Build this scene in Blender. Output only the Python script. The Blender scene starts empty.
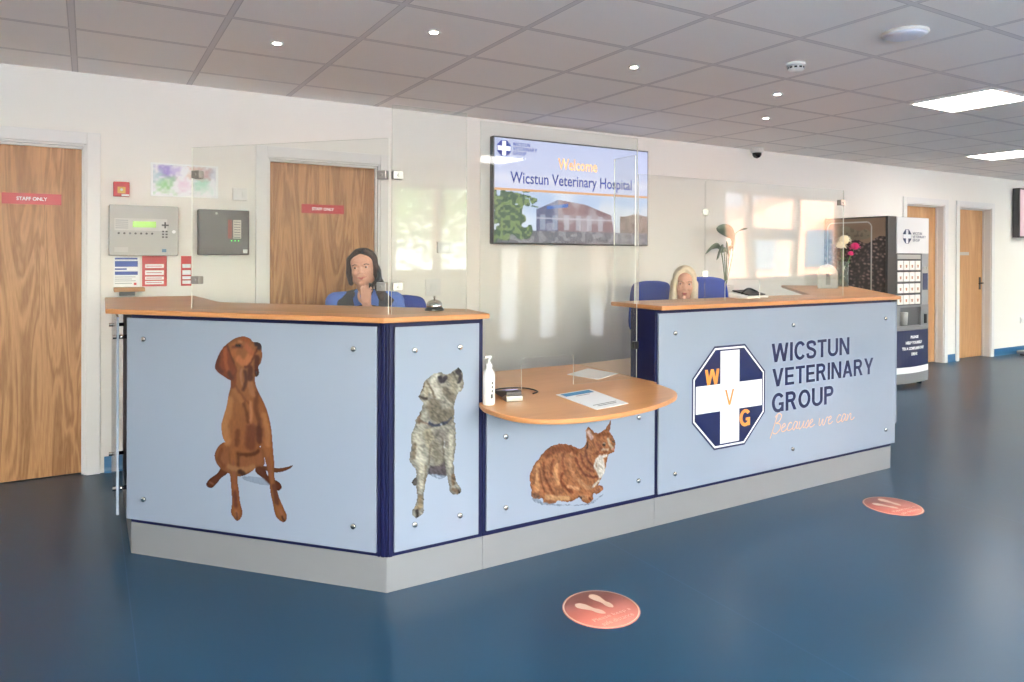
import bpy, bmesh, math, random
import numpy as np
from mathutils import Vector, Matrix, noise
from math import radians as R_, sin, cos, pi, atan2, hypot

C = bpy.context.scene.collection
scene = bpy.context.scene

def lin(c, a=1.0):
    out = []
    for v in c[:3]:
        v = v / 255.0
        out.append(v / 12.92 if v <= 0.04045 else ((v + 0.055) / 1.055) ** 2.4)
    return (*out, a)

# ------------------------------------------------------------------ camera, world, exposure
def make_camera():
    cd = bpy.data.cameras.new('camera'); cam = bpy.data.objects.new('camera', cd); C.objects.link(cam)
    yaw, pitch, roll = R_(30.65), R_(-.21), R_(.23)
    f = Vector((sin(yaw), cos(yaw), 0)); rt = Vector((cos(yaw), -sin(yaw), 0)); up = Vector((0, 0, 1))
    f2 = f * cos(pitch) + up * sin(pitch); u2 = up * cos(pitch) - f * sin(pitch)
    r3 = rt * cos(roll) + u2 * sin(roll); u3 = u2 * cos(roll) - rt * sin(roll)
    m = Matrix((r3, u3, -f2)).transposed().to_4x4(); m.translation = (0, 0, 1.365)
    cam.matrix_world = m
    cd.sensor_fit = 'HORIZONTAL'; cd.sensor_width = 36; cd.lens = 36 * 716 / 1024
    cd.shift_y = -(341 - 258.9) / 1024; cd.clip_start = .05; cd.clip_end = 200
    scene.camera = cam
make_camera()
scene.view_settings.view_transform = 'Standard'
scene.view_settings.look = 'None'
scene.view_settings.gamma = 1
scene.view_settings.use_curve_mapping = False
scene.view_settings.exposure = 1.50
try:
    scene.cycles.use_denoising = True
    scene.cycles.max_bounces = 10; scene.cycles.transparent_max_bounces = 24
    scene.cycles.diffuse_bounces = 6; scene.cycles.glossy_bounces = 4
    scene.cycles.sample_clamp_indirect = 4.0
    scene.cycles.caustics_reflective = False; scene.cycles.caustics_refractive = False
except Exception: pass
w = bpy.data.worlds.new('sky'); scene.world = w; w.use_nodes = True
wn = w.node_tree.nodes; wl = w.node_tree.links
sky = wn.new('ShaderNodeTexSky'); sky.sky_type = 'NISHITA'; sky.sun_disc = False
sky.sun_elevation = R_(38); sky.sun_rotation = R_(200); sky.air_density = 1.2; sky.dust_density = 3.0; sky.ozone_density = .6
mixw = wn.new('ShaderNodeMixRGB'); mixw.inputs[0].default_value = .55; mixw.inputs[2].default_value = (7.5, 7.6, 7.8, 1)
wl.new(sky.outputs[0], mixw.inputs[1]); wl.new(mixw.outputs[0], wn['Background'].inputs[0])
wn['Background'].inputs[1].default_value = SKY_STRENGTH = 1.5
PANEL_E = 8.5      # ceiling light panels
SPOT_E = 30.0      # downlight lenses

sun = bpy.data.lights.new('sun', 'SUN'); sun.energy = SUN_E = 60.0; sun.angle = R_(1.0); sun.color = (.96, .97, 1)
so = bpy.data.objects.new('sun', sun); C.objects.link(so)
so.rotation_euler = Vector((-.35, -1.0, -1.55)).to_track_quat('-Z', 'Y').to_euler()   # high sun from over the building: lights the paving outside

# ------------------------------------------------------------------ materials
MATS = {}
def nmat(name):
    m = bpy.data.materials.new(name); m.use_nodes = True
    return m, m.node_tree.nodes, m.node_tree.links, m.node_tree.nodes['Principled BSDF']
def mat(name, rgb, rough=.5, metal=0, spec=.5, emit=0, var=.04, vscale=14, bump=0, bscale=200, coat=0):
    """plain surface with a little procedural variation"""
    if name in MATS: return MATS[name]
    m, n, l, b = nmat(name)
    c = lin(rgb)
    tc = n.new('ShaderNodeTexCoord')
    if var > 0:
        nz = n.new('ShaderNodeTexNoise'); nz.inputs['Scale'].default_value = vscale; nz.inputs['Detail'].default_value = 4
        l.new(tc.outputs['Object'], nz.inputs['Vector'])
        mx = n.new('ShaderNodeMixRGB'); mx.inputs[1].default_value = tuple(max(0, v * (1 - var)) for v in c[:3]) + (1,)
        mx.inputs[2].default_value = tuple(min(1, v * (1 + var)) for v in c[:3]) + (1,)
        l.new(nz.outputs['Fac'], mx.inputs[0]); l.new(mx.outputs[0], b.inputs['Base Color'])
    else: b.inputs['Base Color'].default_value = c
    b.inputs['Roughness'].default_value = rough; b.inputs['Metallic'].default_value = metal
    b.inputs['Specular IOR Level'].default_value = spec
    if coat: b.inputs['Coat Weight'].default_value = coat; b.inputs['Coat Roughness'].default_value = .08
    if emit:
        b.inputs['Emission Color'].default_value = c; b.inputs['Emission Strength'].default_value = emit
    if bump:
        n2 = n.new('ShaderNodeTexNoise'); n2.inputs['Scale'].default_value = bscale; n2.inputs['Detail'].default_value = 3
        l.new(tc.outputs['Object'], n2.inputs['Vector'])
        bp = n.new('ShaderNodeBump'); bp.inputs['Strength'].default_value = bump; bp.inputs['Distance'].default_value = .002
        l.new(n2.outputs['Fac'], bp.inputs['Height']); l.new(bp.outputs[0], b.inputs['Normal'])
    MATS[name] = m; return m

def wood(name, light, dark, axis='Z', rough=.4, scale=1.0, figure=1.0, coat=0.0, amp=.22):
    if name in MATS: return MATS[name]
    m, n, l, b = nmat(name)
    tc = n.new('ShaderNodeTexCoord'); mp = n.new('ShaderNodeMapping')
    st = {'X': (.12, 1, 1), 'Y': (1, .12, 1), 'Z': (1, 1, .10)}[axis]
    mp.inputs['Scale'].default_value = tuple(v * scale for v in st); l.new(tc.outputs['Object'], mp.inputs[0])
    n1 = n.new('ShaderNodeTexNoise'); n1.inputs['Scale'].default_value = 3.2; n1.inputs['Detail'].default_value = 3; n1.inputs['Distortion'].default_value = .6 * figure
    l.new(mp.outputs[0], n1.inputs['Vector'])
    ml = n.new('ShaderNodeMath'); ml.operation = 'MULTIPLY'; ml.inputs[1].default_value = 13 * figure; l.new(n1.outputs['Fac'], ml.inputs[0])
    sn = n.new('ShaderNodeMath'); sn.operation = 'SINE'; l.new(ml.outputs[0], sn.inputs[0])
    n2 = n.new('ShaderNodeTexNoise'); n2.inputs['Scale'].default_value = 60; n2.inputs['Detail'].default_value = 5
    l.new(mp.outputs[0], n2.inputs['Vector'])
    a = n.new('ShaderNodeMath'); a.operation = 'MULTIPLY_ADD'; a.inputs[1].default_value = amp; a.inputs[2].default_value = .25; l.new(sn.outputs[0], a.inputs[0])
    a2 = n.new('ShaderNodeMath'); a2.operation = 'MULTIPLY_ADD'; a2.inputs[1].default_value = .55; l.new(n2.outputs['Fac'], a2.inputs[0]); l.new(a.outputs[0], a2.inputs[2])
    mx = n.new('ShaderNodeMixRGB'); mx.inputs[1].default_value = lin(light); mx.inputs[2].default_value = lin(dark)
    l.new(a2.outputs[0], mx.inputs[0]); l.new(mx.outputs[0], b.inputs['Base Color'])
    b.inputs['Roughness'].default_value = rough
    b.inputs['Specular IOR Level'].default_value = .4
    if coat: b.inputs['Coat Weight'].default_value = coat; b.inputs['Coat Roughness'].default_value = .12
    MATS[name] = m; return m

def acrylic(name='clear_acrylic', tint=(252, 253, 252), haze=.012, ior=1.49):
    """thin clear sheet: see-through, with the mirror reflection of a polished surface"""
    if name in MATS: return MATS[name]
    m = bpy.data.materials.new(name); m.use_nodes = True; n = m.node_tree.nodes; l = m.node_tree.links; n.clear()
    out = n.new('ShaderNodeOutputMaterial'); tr = n.new('ShaderNodeBsdfTransparent'); tr.inputs[0].default_value = lin(tint)
    gl = n.new('ShaderNodeBsdfGlossy'); gl.inputs['Roughness'].default_value = .03
    df = n.new('ShaderNodeBsdfDiffuse'); df.inputs[0].default_value = (.9, .9, .88, 1)
    tc = n.new('ShaderNodeTexCoord'); nz = n.new('ShaderNodeTexNoise'); nz.inputs['Scale'].default_value = 1.4; nz.inputs['Detail'].default_value = 0
    l.new(tc.outputs['Object'], nz.inputs['Vector'])
    bp = n.new('ShaderNodeBump'); bp.inputs['Strength'].default_value = .5; bp.inputs['Distance'].default_value = .006
    l.new(nz.outputs['Fac'], bp.inputs['Height']); l.new(bp.outputs[0], gl.inputs['Normal'])
    fr = n.new('ShaderNodeFresnel'); fr.inputs['IOR'].default_value = ior
    ge = n.new('ShaderNodeNewGeometry'); iv = n.new('ShaderNodeMath'); iv.operation = 'SUBTRACT'; iv.inputs[0].default_value = 1; l.new(ge.outputs['Backfacing'], iv.inputs[1])
    fm = n.new('ShaderNodeMath'); fm.operation = 'MULTIPLY'; l.new(fr.outputs[0], fm.inputs[0]); l.new(iv.outputs[0], fm.inputs[1])
    f2 = n.new('ShaderNodeMath'); f2.operation = 'MULTIPLY'; f2.inputs[1].default_value = 1.2; f2.use_clamp = True; l.new(fm.outputs[0], f2.inputs[0])
    m1 = n.new('ShaderNodeMixShader'); l.new(f2.outputs[0], m1.inputs[0]); l.new(tr.outputs[0], m1.inputs[1]); l.new(gl.outputs[0], m1.inputs[2])
    m2 = n.new('ShaderNodeMixShader'); m2.inputs[0].default_value = haze; l.new(m1.outputs[0], m2.inputs[1]); l.new(df.outputs[0], m2.inputs[2])
    l.new(m2.outputs[0], out.inputs[0]); MATS[name] = m; return m

def glossy_print(name='print_ink', rough=.25, attr='Col', emit=0, spec=.5):
    """ink picked up from the picture's own colours"""
    if name in MATS: return MATS[name]
    m, n, l, b = nmat(name)
    at = n.new('ShaderNodeVertexColor'); at.layer_name = attr
    l.new(at.outputs['Color'], b.inputs['Base Color']); b.inputs['Roughness'].default_value = rough; b.inputs['Specular IOR Level'].default_value = spec
    if emit:
        b.inputs['Base Color'].default_value = (0, 0, 0, 1)
        for k in list(l):
            if k.to_socket == b.inputs['Base Color']: l.remove(k)
        l.new(at.outputs['Color'], b.inputs['Emission Color']); b.inputs['Emission Strength'].default_value = emit
        b.inputs['Base Color'].default_value = (.01, .01, .012, 1)
    MATS[name] = m; return m

# ------------------------------------------------------------------ mesh helpers
def B(): return bmesh.new()
def box(bm, x0, x1, y0, y1, z0, z1, mi=0, M=None):
    vs = [bm.verts.new(Vector((x, y, z)) if M is None else M @ Vector((x, y, z))) for x in (x0, x1) for y in (y0, y1) for z in (z0, z1)]
    for q in ((0, 1, 3, 2), (4, 6, 7, 5), (0, 4, 5, 1), (2, 3, 7, 6), (0, 2, 6, 4), (1, 5, 7, 3)):
        f = bm.faces.new([vs[i] for i in q]); f.material_index = mi
    return bm
def prism(bm, pts, z0, z1, mi=0, side=None, plane='XY', M=None):
    """polygon (list of 2-D points) pushed from z0 to z1; plane XZ pushes along Y"""
    ar = sum(pts[i][0] * pts[(i + 1) % len(pts)][1] - pts[(i + 1) % len(pts)][0] * pts[i][1] for i in range(len(pts)))
    if ar < 0: pts = pts[::-1]
    def co(p, z):
        v = Vector((p[0], p[1], z)) if plane == 'XY' else (Vector((p[0], z, p[1])) if plane == 'XZ' else Vector((z, p[0], p[1])))
        return v if M is None else M @ v
    lo = [bm.verts.new(co(p, z0)) for p in pts]; hi = [bm.verts.new(co(p, z1)) for p in pts]
    n = len(pts); fs = [bm.faces.new(lo[::-1]), bm.faces.new(hi)]
    for f in fs: f.material_index = mi
    for i in range(n):
        f = bm.faces.new([lo[i], lo[(i + 1) % n], hi[(i + 1) % n], hi[i]]); f.material_index = mi if side is None else side
    if plane == 'XZ':
        pass
    return bm
def cyl(bm, p0, p1, r0, r1=None, n=20, mi=0, caps=True):
    r1 = r0 if r1 is None else r1; p0 = Vector(p0); p1 = Vector(p1); d = (p1 - p0)
    q = d.to_track_quat('Z', 'Y'); a = []; b_ = []
    for i in range(n):
        t = 2 * pi * i / n; v = Vector((cos(t), sin(t), 0))
        a.append(bm.verts.new(p0 + q @ (v * r0))); b_.append(bm.verts.new(p1 + q @ (v * r1)))
    for i in range(n):
        f = bm.faces.new([a[i], a[(i + 1) % n], b_[(i + 1) % n], b_[i]]); f.material_index = mi; f.smooth = True
    if caps:
        f = bm.faces.new(a[::-1]); f.material_index = mi; f = bm.faces.new(b_); f.material_index = mi
    return bm
def lathe(bm, prof, c=(0, 0, 0), n=28, mi=0, axis='Z', sc=(1, 1, 1)):
    """profile [(radius, height)...] spun about an axis"""
    c = Vector(c); rings = []
    for r, h in prof:
        ring = []
        for i in range(n):
            t = 2 * pi * i / n; v = Vector((r * cos(t) * sc[0], r * sin(t) * sc[1], h))
            if axis == 'Y': v = Vector((v.x, -v.z, v.y))
            if axis == 'X': v = Vector((v.z, v.x, v.y))
            ring.append(bm.verts.new(c + v))
        rings.append(ring)
    for a, b_ in zip(rings, rings[1:]):
        for i in range(n):
            f = bm.faces.new([a[i], a[(i + 1) % n], b_[(i + 1) % n], b_[i]]); f.smooth = True; f.material_index = mi
    f = bm.faces.new(rings[0][::-1]); f.material_index = mi; f = bm.faces.new(rings[-1]); f.material_index = mi
    return bm
def ball(bm, c, r, seg=20, ring=12, mi=0, rot=None):
    if not hasattr(r, '__len__'): r = (r, r, r)
    M = Matrix.Translation(c) @ (rot.to_4x4() if rot is not None else Matrix()) @ Matrix.Diagonal((*r, 1))
    res = bmesh.ops.create_uvsphere(bm, u_segments=seg, v_segments=ring, radius=1, matrix=M)
    for v in res['verts']:
        for f in v.link_faces: f.smooth = True; f.material_index = mi
    return bm
def tube(bm, pts, r, n=10, mi=0, rs=None):
    pts = [Vector(p) for p in pts]; rings = []
    for i, p in enumerate(pts):
        t = (pts[min(i + 1, len(pts) - 1)] - pts[max(i - 1, 0)]).normalized()
        if i == 0:
            u = t.orthogonal().normalized()
        else:
            u = (u - t * u.dot(t)).normalized()
        w_ = t.cross(u); rr = rs[i] if rs else r
        rings.append([bm.verts.new(p + (u * cos(2 * pi * k / n) + w_ * sin(2 * pi * k / n)) * rr) for k in range(n)])
    for a, b_ in zip(rings, rings[1:]):
        for k in range(n):
            f = bm.faces.new([a[k], a[(k + 1) % n], b_[(k + 1) % n], b_[k]]); f.smooth = True; f.material_index = mi
    f = bm.faces.new(rings[0][::-1]); f.material_index = mi; f = bm.faces.new(rings[-1]); f.material_index = mi
    return bm
def smooth_pts(pts, closed=False, k=6):
    """Catmull-Rom through the points"""
    out = []; n = len(pts); P = [np.array(p, float) for p in pts]
    rng = range(n) if closed else range(n - 1)
    for i in rng:
        p0 = P[(i - 1) % n] if closed or i > 0 else P[0]; p1 = P[i]; p2 = P[(i + 1) % n]; p3 = P[(i + 2) % n] if closed or i + 2 < n else P[-1]
        for j in range(k):
            t = j / k
            out.append(tuple(.5 * ((2 * p1) + (-p0 + p2) * t + (2 * p0 - 5 * p1 + 4 * p2 - p3) * t * t + (-p0 + 3 * p1 - 3 * p2 + p3) * t ** 3)))
    if not closed: out.append(tuple(P[-1]))
    return out
def capsule(bm, p0, p1, r0, r1, n=16):
    cyl(bm, p0, p1, r0, r1, n); ball(bm, p0, r0, n, 8); ball(bm, p1, r1, n, 8); return bm

def obj(name, bm, m, parent=None, bevel=0, label=None, smooth=False, seg=2):
    bmesh.ops.recalc_face_normals(bm, faces=bm.faces)
    me = bpy.data.meshes.new(name); bm.to_mesh(me); bm.free()
    for mm in (m if isinstance(m, (list, tuple)) else [m]): me.materials.append(mm)
    o = bpy.data.objects.new(name, me); C.objects.link(o)
    if smooth:
        for p in me.polygons: p.use_smooth = True
    if parent is not None: o.parent = parent
    if bevel:
        md = o.modifiers.new('bevel', 'BEVEL'); md.width = bevel; md.segments = seg; md.limit_method = 'ANGLE'; md.angle_limit = R_(40)
    if label: o['label'] = label
    return o
def meshed(name, bm, m, parent=None, voxel=.005, smooth=4, label=None):
    """fuse overlapping shapes into one continuous skin"""
    me = bpy.data.meshes.new(name); bm.to_mesh(me); bm.free()
    t = bpy.data.objects.new('fuse', me); C.objects.link(t)
    md = t.modifiers.new('r', 'REMESH'); md.mode = 'VOXEL'; md.voxel_size = voxel; md.use_smooth_shade = True
    if smooth:
        s = t.modifiers.new('s', 'SMOOTH'); s.iterations = smooth; s.factor = .5
    dg = bpy.context.evaluated_depsgraph_get(); dg.update()
    me2 = bpy.data.meshes.new_from_object(t.evaluated_get(dg), preserve_all_data_layers=False, depsgraph=dg)
    bpy.data.objects.remove(t); bpy.data.meshes.remove(me)
    me2.name = name; me2.materials.clear(); me2.materials.append(m)
    me2.polygons.foreach_set('use_smooth', [True] * len(me2.polygons))
    o = bpy.data.objects.new(name, me2); C.objects.link(o)
    if parent is not None: o.parent = parent
    if label: o['label'] = label
    return o
def tag(o, label=None, cat=None, group=None, kind=None):
    if label: o['label'] = label
    if cat: o['category'] = cat
    if group: o['group'] = group
    if kind: o['kind'] = kind
    return o
def thing(name, label, cat, loc=(0, 0, 0), rz=0, group=None):
    o = bpy.data.objects.new(name, None); C.objects.link(o); o.empty_display_size = .1
    o.location = loc; o.rotation_euler = (0, 0, rz)
    return tag(o, label, cat, group)
def structure(name, bm, m, parent=None, bevel=0):
    o = obj(name, bm, m, parent, bevel)
    if parent is None: o['kind'] = 'structure'
    return o
def copy_tree(o, parent=None):
    c = o.copy(); C.objects.link(c)
    if parent is not None: c.parent = parent
    for ch in list(o.children): copy_tree(ch, c)
    return c

_font = {}
def text_bm(body, size=.1, bold=0.0, width=None, height=None, align='LEFT', spacing=1.0, line=1.0, shear=0):
    """lettering as flat polygons in XY; fitted to width/height when given; returns list of (verts, faces)"""
    cu = bpy.data.curves.new('t', 'FONT'); cu.body = body; cu.size = size; cu.offset = bold; cu.space_character = spacing
    cu.space_line = line; cu.align_x = align; cu.resolution_u = 3; cu.shear = shear
    o = bpy.data.objects.new('t', cu); C.objects.link(o)
    dg = bpy.context.evaluated_depsgraph_get(); dg.update()
    me = bpy.data.meshes.new_from_object(o.evaluated_get(dg), depsgraph=dg)
    co = np.array([v.co[:] for v in me.vertices]) if len(me.vertices) else np.zeros((0, 3))
    fs = [list(p.vertices) for p in me.polygons]
    bpy.data.objects.remove(o); bpy.data.curves.remove(cu); bpy.data.meshes.remove(me)
    if len(co):
        lo, hi = co.min(0), co.max(0); co = co - lo * [1, 1, 0]; ext = hi - lo
        if width: co[:, 0] *= width / ext[0]
        if height: co[:, 1] *= height / ext[1]
    return co, fs
def put_text(name, body, m, parent, x, z, width, height, y, bold=0.0, size=.1, align='LEFT', centre=False, line=1.0, floor=False, spacing=1.0):
    """lettering standing on a face that looks along -Y of the parent (or lying on the floor)"""
    co, fs = text_bm(body, size, bold, width, height, align, line=line, spacing=spacing)
    bm = B(); off = co[:, 0].max() / 2 if centre else 0
    vs = [bm.verts.new((x + p[0] - off, y, z + p[1]) if not floor else (x + p[0] - off, z + p[1], y)) for p in co]
    for f in fs:
        try: bm.faces.new([vs[i] for i in f])
        except ValueError: pass
    me = bpy.data.meshes.new(name); bm.to_mesh(me); bm.free(); me.materials.append(m)
    o = bpy.data.objects.new(name, me); C.objects.link(o)
    if parent is not None: o.parent = parent
    return o
def flat(bm, pts, y, mi=0):
    """flat polygon facing -Y"""
    ar = sum(pts[i][0] * pts[(i + 1) % len(pts)][1] - pts[(i + 1) % len(pts)][0] * pts[i][1] for i in range(len(pts)))
    if ar < 0: pts = pts[::-1]
    f = bm.faces.new([bm.verts.new((p[0], y, p[1])) for p in pts]); f.material_index = mi; return f
def flat_obj(name, polys, m, parent, y):
    bm = B()
    for p in polys: flat(bm, p, y)
    me = bpy.data.meshes.new(name); bm.to_mesh(me); bm.free(); me.materials.append(m)
    o = bpy.data.objects.new(name, me); C.objects.link(o); o.parent = parent; return o

# ------------------------------------------------------------------ picture printing (colour per point of a fine flat mesh)
rng = np.random.default_rng(7)
_lat = rng.random((128, 128))
def vnoise(x, y):
    xi = np.floor(x).astype(int); yi = np.floor(y).astype(int); fx = x - xi; fy = y - yi
    fx = fx * fx * (3 - 2 * fx); fy = fy * fy * (3 - 2 * fy)
    g = lambda a, b: _lat[a % 128, b % 128]
    return (g(xi, yi) * (1 - fx) + g(xi + 1, yi) * fx) * (1 - fy) + (g(xi, yi + 1) * (1 - fx) + g(xi + 1, yi + 1) * fx) * fy
def inside(X, Z, poly):
    res = np.zeros(X.shape, bool); n = len(poly)
    for i in range(n):
        x1, z1 = poly[i]; x2, z2 = poly[(i + 1) % n]
        if z1 == z2: continue
        c = ((z1 > Z) != (z2 > Z)) & (X < (x2 - x1) * (Z - z1) / (z2 - z1) + x1)
        res ^= c
    return res
def seg_dist(X, Z, pts):
    d = np.full(X.shape, 1e9)
    for (x1, z1), (x2, z2) in zip(pts, pts[1:]):
        dx, dz = x2 - x1, z2 - z1; L = dx * dx + dz * dz + 1e-12
        t = np.clip(((X - x1) * dx + (Z - z1) * dz) / L, 0, 1)
        d = np.minimum(d, np.hypot(X - x1 - t * dx, Z - z1 - t * dz))
    return d
def srgb2lin(a):
    return np.where(a <= .04045, a / 12.92, ((np.maximum(a, 0) + .055) / 1.055) ** 2.4)
def picture_mesh(name, X, Z, col, mask, m, parent, y):
    nz, nx = X.shape
    keep = mask[:-1, :-1].astype(int) + mask[1:, :-1] + mask[:-1, 1:] + mask[1:, 1:] >= 2
    used = np.zeros((nz, nx), bool)
    used[:-1, :-1] |= keep; used[1:, :-1] |= keep; used[:-1, 1:] |= keep; used[1:, 1:] |= keep
    idx = -np.ones((nz, nx), int); idx[used] = np.arange(used.sum())
    co = np.stack([X[used], np.full(used.sum(), y), Z[used]], 1)
    a, b_, c, d = idx[:-1, :-1][keep], idx[:-1, 1:][keep], idx[1:, 1:][keep], idx[1:, :-1][keep]
    me = bpy.data.meshes.new(name)
    me.from_pydata(co.tolist(), [], np.stack([a, b_, c, d], 1).tolist())
    at = me.color_attributes.new('Col', 'FLOAT_COLOR', 'POINT')
    rgba = np.concatenate([srgb2lin(np.clip(col[used], 0, 1)), np.ones((used.sum(), 1))], 1).astype(np.float32)
    at.data.foreach_set('color', rgba.ravel()); me.materials.append(m)
    o = bpy.data.objects.new(name, me); C.objects.link(o)
    if parent is not None: o.parent = parent
    return o
def paint(name, ops, m, parent, y, res=.0028, fur=.10, ang=0.0):
    P = np.array([p for o in ops for p in o[1] if o[0] != 'line'])
    x0, z0 = P.min(0) - .01; x1, z1 = P.max(0) + .01
    X, Z = np.meshgrid(np.arange(x0, x1, res), np.arange(z0, z1, res))
    col = np.zeros(X.shape + (3,)); mask = np.zeros(X.shape, bool)
    wob = lambda s, k: (vnoise(X * s + k, Z * s + 3) - .5)
    Xw = X + wob(90, 5) * .006; Zw = Z + wob(90, 40) * .006
    for kind, pts, c, r, soft in ops:
        c = np.array(c) / 255
        if kind in ('shape', 'over'):
            sp = smooth_pts(pts, True, 4)
            ins = inside(X if fur < .12 else Xw, Z if fur < .12 else Zw, sp)
            if kind == 'over': ins &= mask
            col[ins] = c; mask |= ins
            d = seg_dist(X, Z, sp + [sp[0]])
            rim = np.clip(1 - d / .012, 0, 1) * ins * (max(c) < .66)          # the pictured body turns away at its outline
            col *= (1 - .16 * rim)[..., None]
        else:
            d = seg_dist(Xw, Zw, smooth_pts(pts, False, 4) if len(pts) > 2 else pts)
            a = np.clip((r + soft * .5 - d) / max(soft, 1e-4), 0, 1) * .95
            a = a * a * (3 - 2 * a) * mask
            col = col * (1 - a[..., None]) + c * a[..., None]
    for _ in range(2 if fur < .12 else 1):      # soft tones, as in a photograph
        m3 = mask[..., None].astype(float); a = col * m3; b_ = m3.copy()
        for ax in (0, 1):
            a = (np.roll(a, 1, ax) + a * 2 + np.roll(a, -1, ax)) / 4; b_ = (np.roll(b_, 1, ax) + b_ * 2 + np.roll(b_, -1, ax)) / 4
        col = np.where(b_ > .01, a / np.maximum(b_, .01), col)
    u = X * cos(ang) + Z * sin(ang); v = -X * sin(ang) + Z * cos(ang)
    n = (vnoise(u * 260, v * 90) - .5) * 1.2 + (vnoise(u * 120 + 9, v * 50) - .5)
    col *= (1 + fur * n)[..., None]
    return picture_mesh(name, X, Z, col * .775, mask, m, parent, y)

# ------------------------------------------------------------------ grotesque capitals drawn as strokes (cap height 1)
def glyph(ch, t=.155):
    """polygons of one capital and its width"""
    P = []; h = t * 1.06
    def rect(x0, y0, x1, y1): P.append([(x0, y0), (x1, y0), (x1, y1), (x0, y1)])
    def diag(x0, y0, x1, y1, w=h): P.append([(x0, y0), (x0 + w, y0), (x1 + w, y1), (x1, y1)])
    def ribbon(c, k=t / 2):
        for i in range(len(c) - 1):
            q = []
            for j in (i, i + 1):
                a = c[max(j - 1, 0)]; b_ = c[min(j + 1, len(c) - 1)]; dx, dy = b_[0] - a[0], b_[1] - a[1]; L = hypot(dx, dy)
                q.append((c[j], (-dy / L * k, dx / L * k)))
            (p, n1), (r, n2) = q
            P.append([(p[0] - n1[0], p[1] - n1[1]), (r[0] - n2[0], r[1] - n2[1]), (r[0] + n2[0], r[1] + n2[1]), (p[0] + n1[0], p[1] + n1[1])])
    arc = lambda cx, cy, rx, ry, a0, a1, n=12: [(cx + rx * cos(R_(a0 + (a1 - a0) * i / n)), cy + ry * sin(R_(a0 + (a1 - a0) * i / n))) for i in range(n + 1)]
    k = t / 2
    if ch == 'I': rect(0, 0, t, 1); w_ = t
    elif ch == 'T': rect(0, 1 - t * .9, .62, 1); rect(.31 - k, 0, .31 + k, 1); w_ = .62
    elif ch == 'E': rect(0, 0, t, 1); rect(0, 0, .60, t * .9); rect(0, 1 - t * .9, .59, 1); rect(0, .5 - t * .42, .55, .5 + t * .45); w_ = .60
    elif ch == 'N': rect(0, 0, t, 1); rect(.72 - t, 0, .72, 1); diag(.72 - h, 0, 0, 1); w_ = .72
    elif ch == 'V': diag(.36 - h / 2, 0, 0, 1); diag(.36 - h / 2, 0, .72 - h, 1); w_ = .72
    elif ch == 'A': diag(0, 0, .37 - h / 2, 1); diag(.74 - h, 0, .37 - h / 2, 1); rect(.16, .22, .58, .22 + t * .85); w_ = .74
    elif ch == 'W': diag(.27 - h / 2, 0, 0, 1, h * .96); diag(.27 - h / 2, 0, .53 - h / 2, 1, h * .96); diag(.79 - h / 2, 0, .53 - h / 2, 1, h * .96); diag(.79 - h / 2, 0, 1.06 - h, 1, h * .96); w_ = 1.06
    elif ch == 'Y': rect(.36 - k, 0, .36 + k, .45); diag(.36 - h / 2, .38, 0, 1); diag(.36 - h / 2, .38, .72 - h, 1); w_ = .72
    elif ch == 'O': ribbon(arc(.39, .5, .39 - k, .5 - k, 0, 360, 32)); w_ = .78
    elif ch == 'C': ribbon(arc(.38, .5, .38 - k, .515 - k, 38, 322, 26)); w_ = .70
    elif ch == 'G': ribbon(arc(.39, .5, .39 - k, .515 - k, 38, 318, 26)); rect(.72 - t * .9, .02, .72, .50); rect(.42, .50 - t * .85, .72, .50); w_ = .74
    elif ch == 'U': ribbon([(k, 1), (k, .34)] + arc(.355, .34, .355 - k, .34 - k + .01, 180, 360, 16)[1:] + [(.71 - k, 1)]); w_ = .71
    elif ch == 'S': ribbon([(x + .32, y) for x, y in smooth_pts([(.235, .70), (.20, .86), (.0, 1 - k + .008), (-.21, .87), (-.235, .73), (-.15, .60), (.07, .50), (.22, .40), (.245, .26), (.17, .12), (.0, k - .008), (-.20, .12), (-.245, .30)], False, 4)]); w_ = .64
    elif ch in 'PR':
        rect(0, 0, t, 1); c_ = [(t * .5, 1 - k * .95), (.36, 1 - k * .95)] + arc(.37, .715, .26 - k, .285 - k, 90, -90, 12) + [(t * .5, .43 + k * .95)]
        ribbon(c_); w_ = .64
        if ch == 'R': diag(.50, 0, .30, .46, h); w_ = .70
    else: w_ = .3
    return P, w_
def capitals(name, body, m, parent, x, z, width, height, y, t=.172, gap=.10):
    bm = B(); pen = 0; polys = []
    for ch in body:
        P, w_ = glyph(ch, t); polys += [[(px_ + pen, py_) for px_, py_ in q] for q in P]; pen += w_ + gap
    pen -= gap
    for i, q in enumerate(polys): flat(bm, [(x + a * width / pen, z + b_ * height) for a, b_ in q], y - i * 3e-6)
    me = bpy.data.meshes.new(name); bm.to_mesh(me); bm.free(); me.materials.append(m)
    o = bpy.data.objects.new(name, me); C.objects.link(o); o.parent = parent; return o
# ------------------------------------------------------------------ shared materials
M_wall = mat('wall_paint', (233, 228, 222), .75, var=.012, vscale=3, bump=.05, bscale=300)
M_white = mat('white_gloss', (218, 216, 214), .35, var=.01)
M_trimw = mat('frame_paint', (224, 220, 218), .4, var=.01)
M_navy = mat('navy_laminate', (16, 20, 60), .45, spec=.3, var=.03)
M_navyp = mat('navy_ink', (14, 26, 70), .3, var=.0)
M_orange = mat('orange_ink', (210, 134, 62), .4, var=0)
M_black = mat('black_plastic', (22, 22, 24), .35, var=.05)
M_dark = mat('dark_grey_plastic', (62, 58, 58), .4, var=.05)
M_grey = mat('grey_plastic', (150, 150, 152), .45, var=.03)
M_lgrey = mat('light_grey_metal', (176, 174, 170), .45, var=.02)
M_chrome = mat('chrome', (205, 203, 198), .18, metal=1, var=0)
M_satin = mat('satin_steel', (170, 166, 160), .35, metal=1, var=0)
M_red = mat('red_sign', (176, 28, 34), .4, var=.02)
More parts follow.
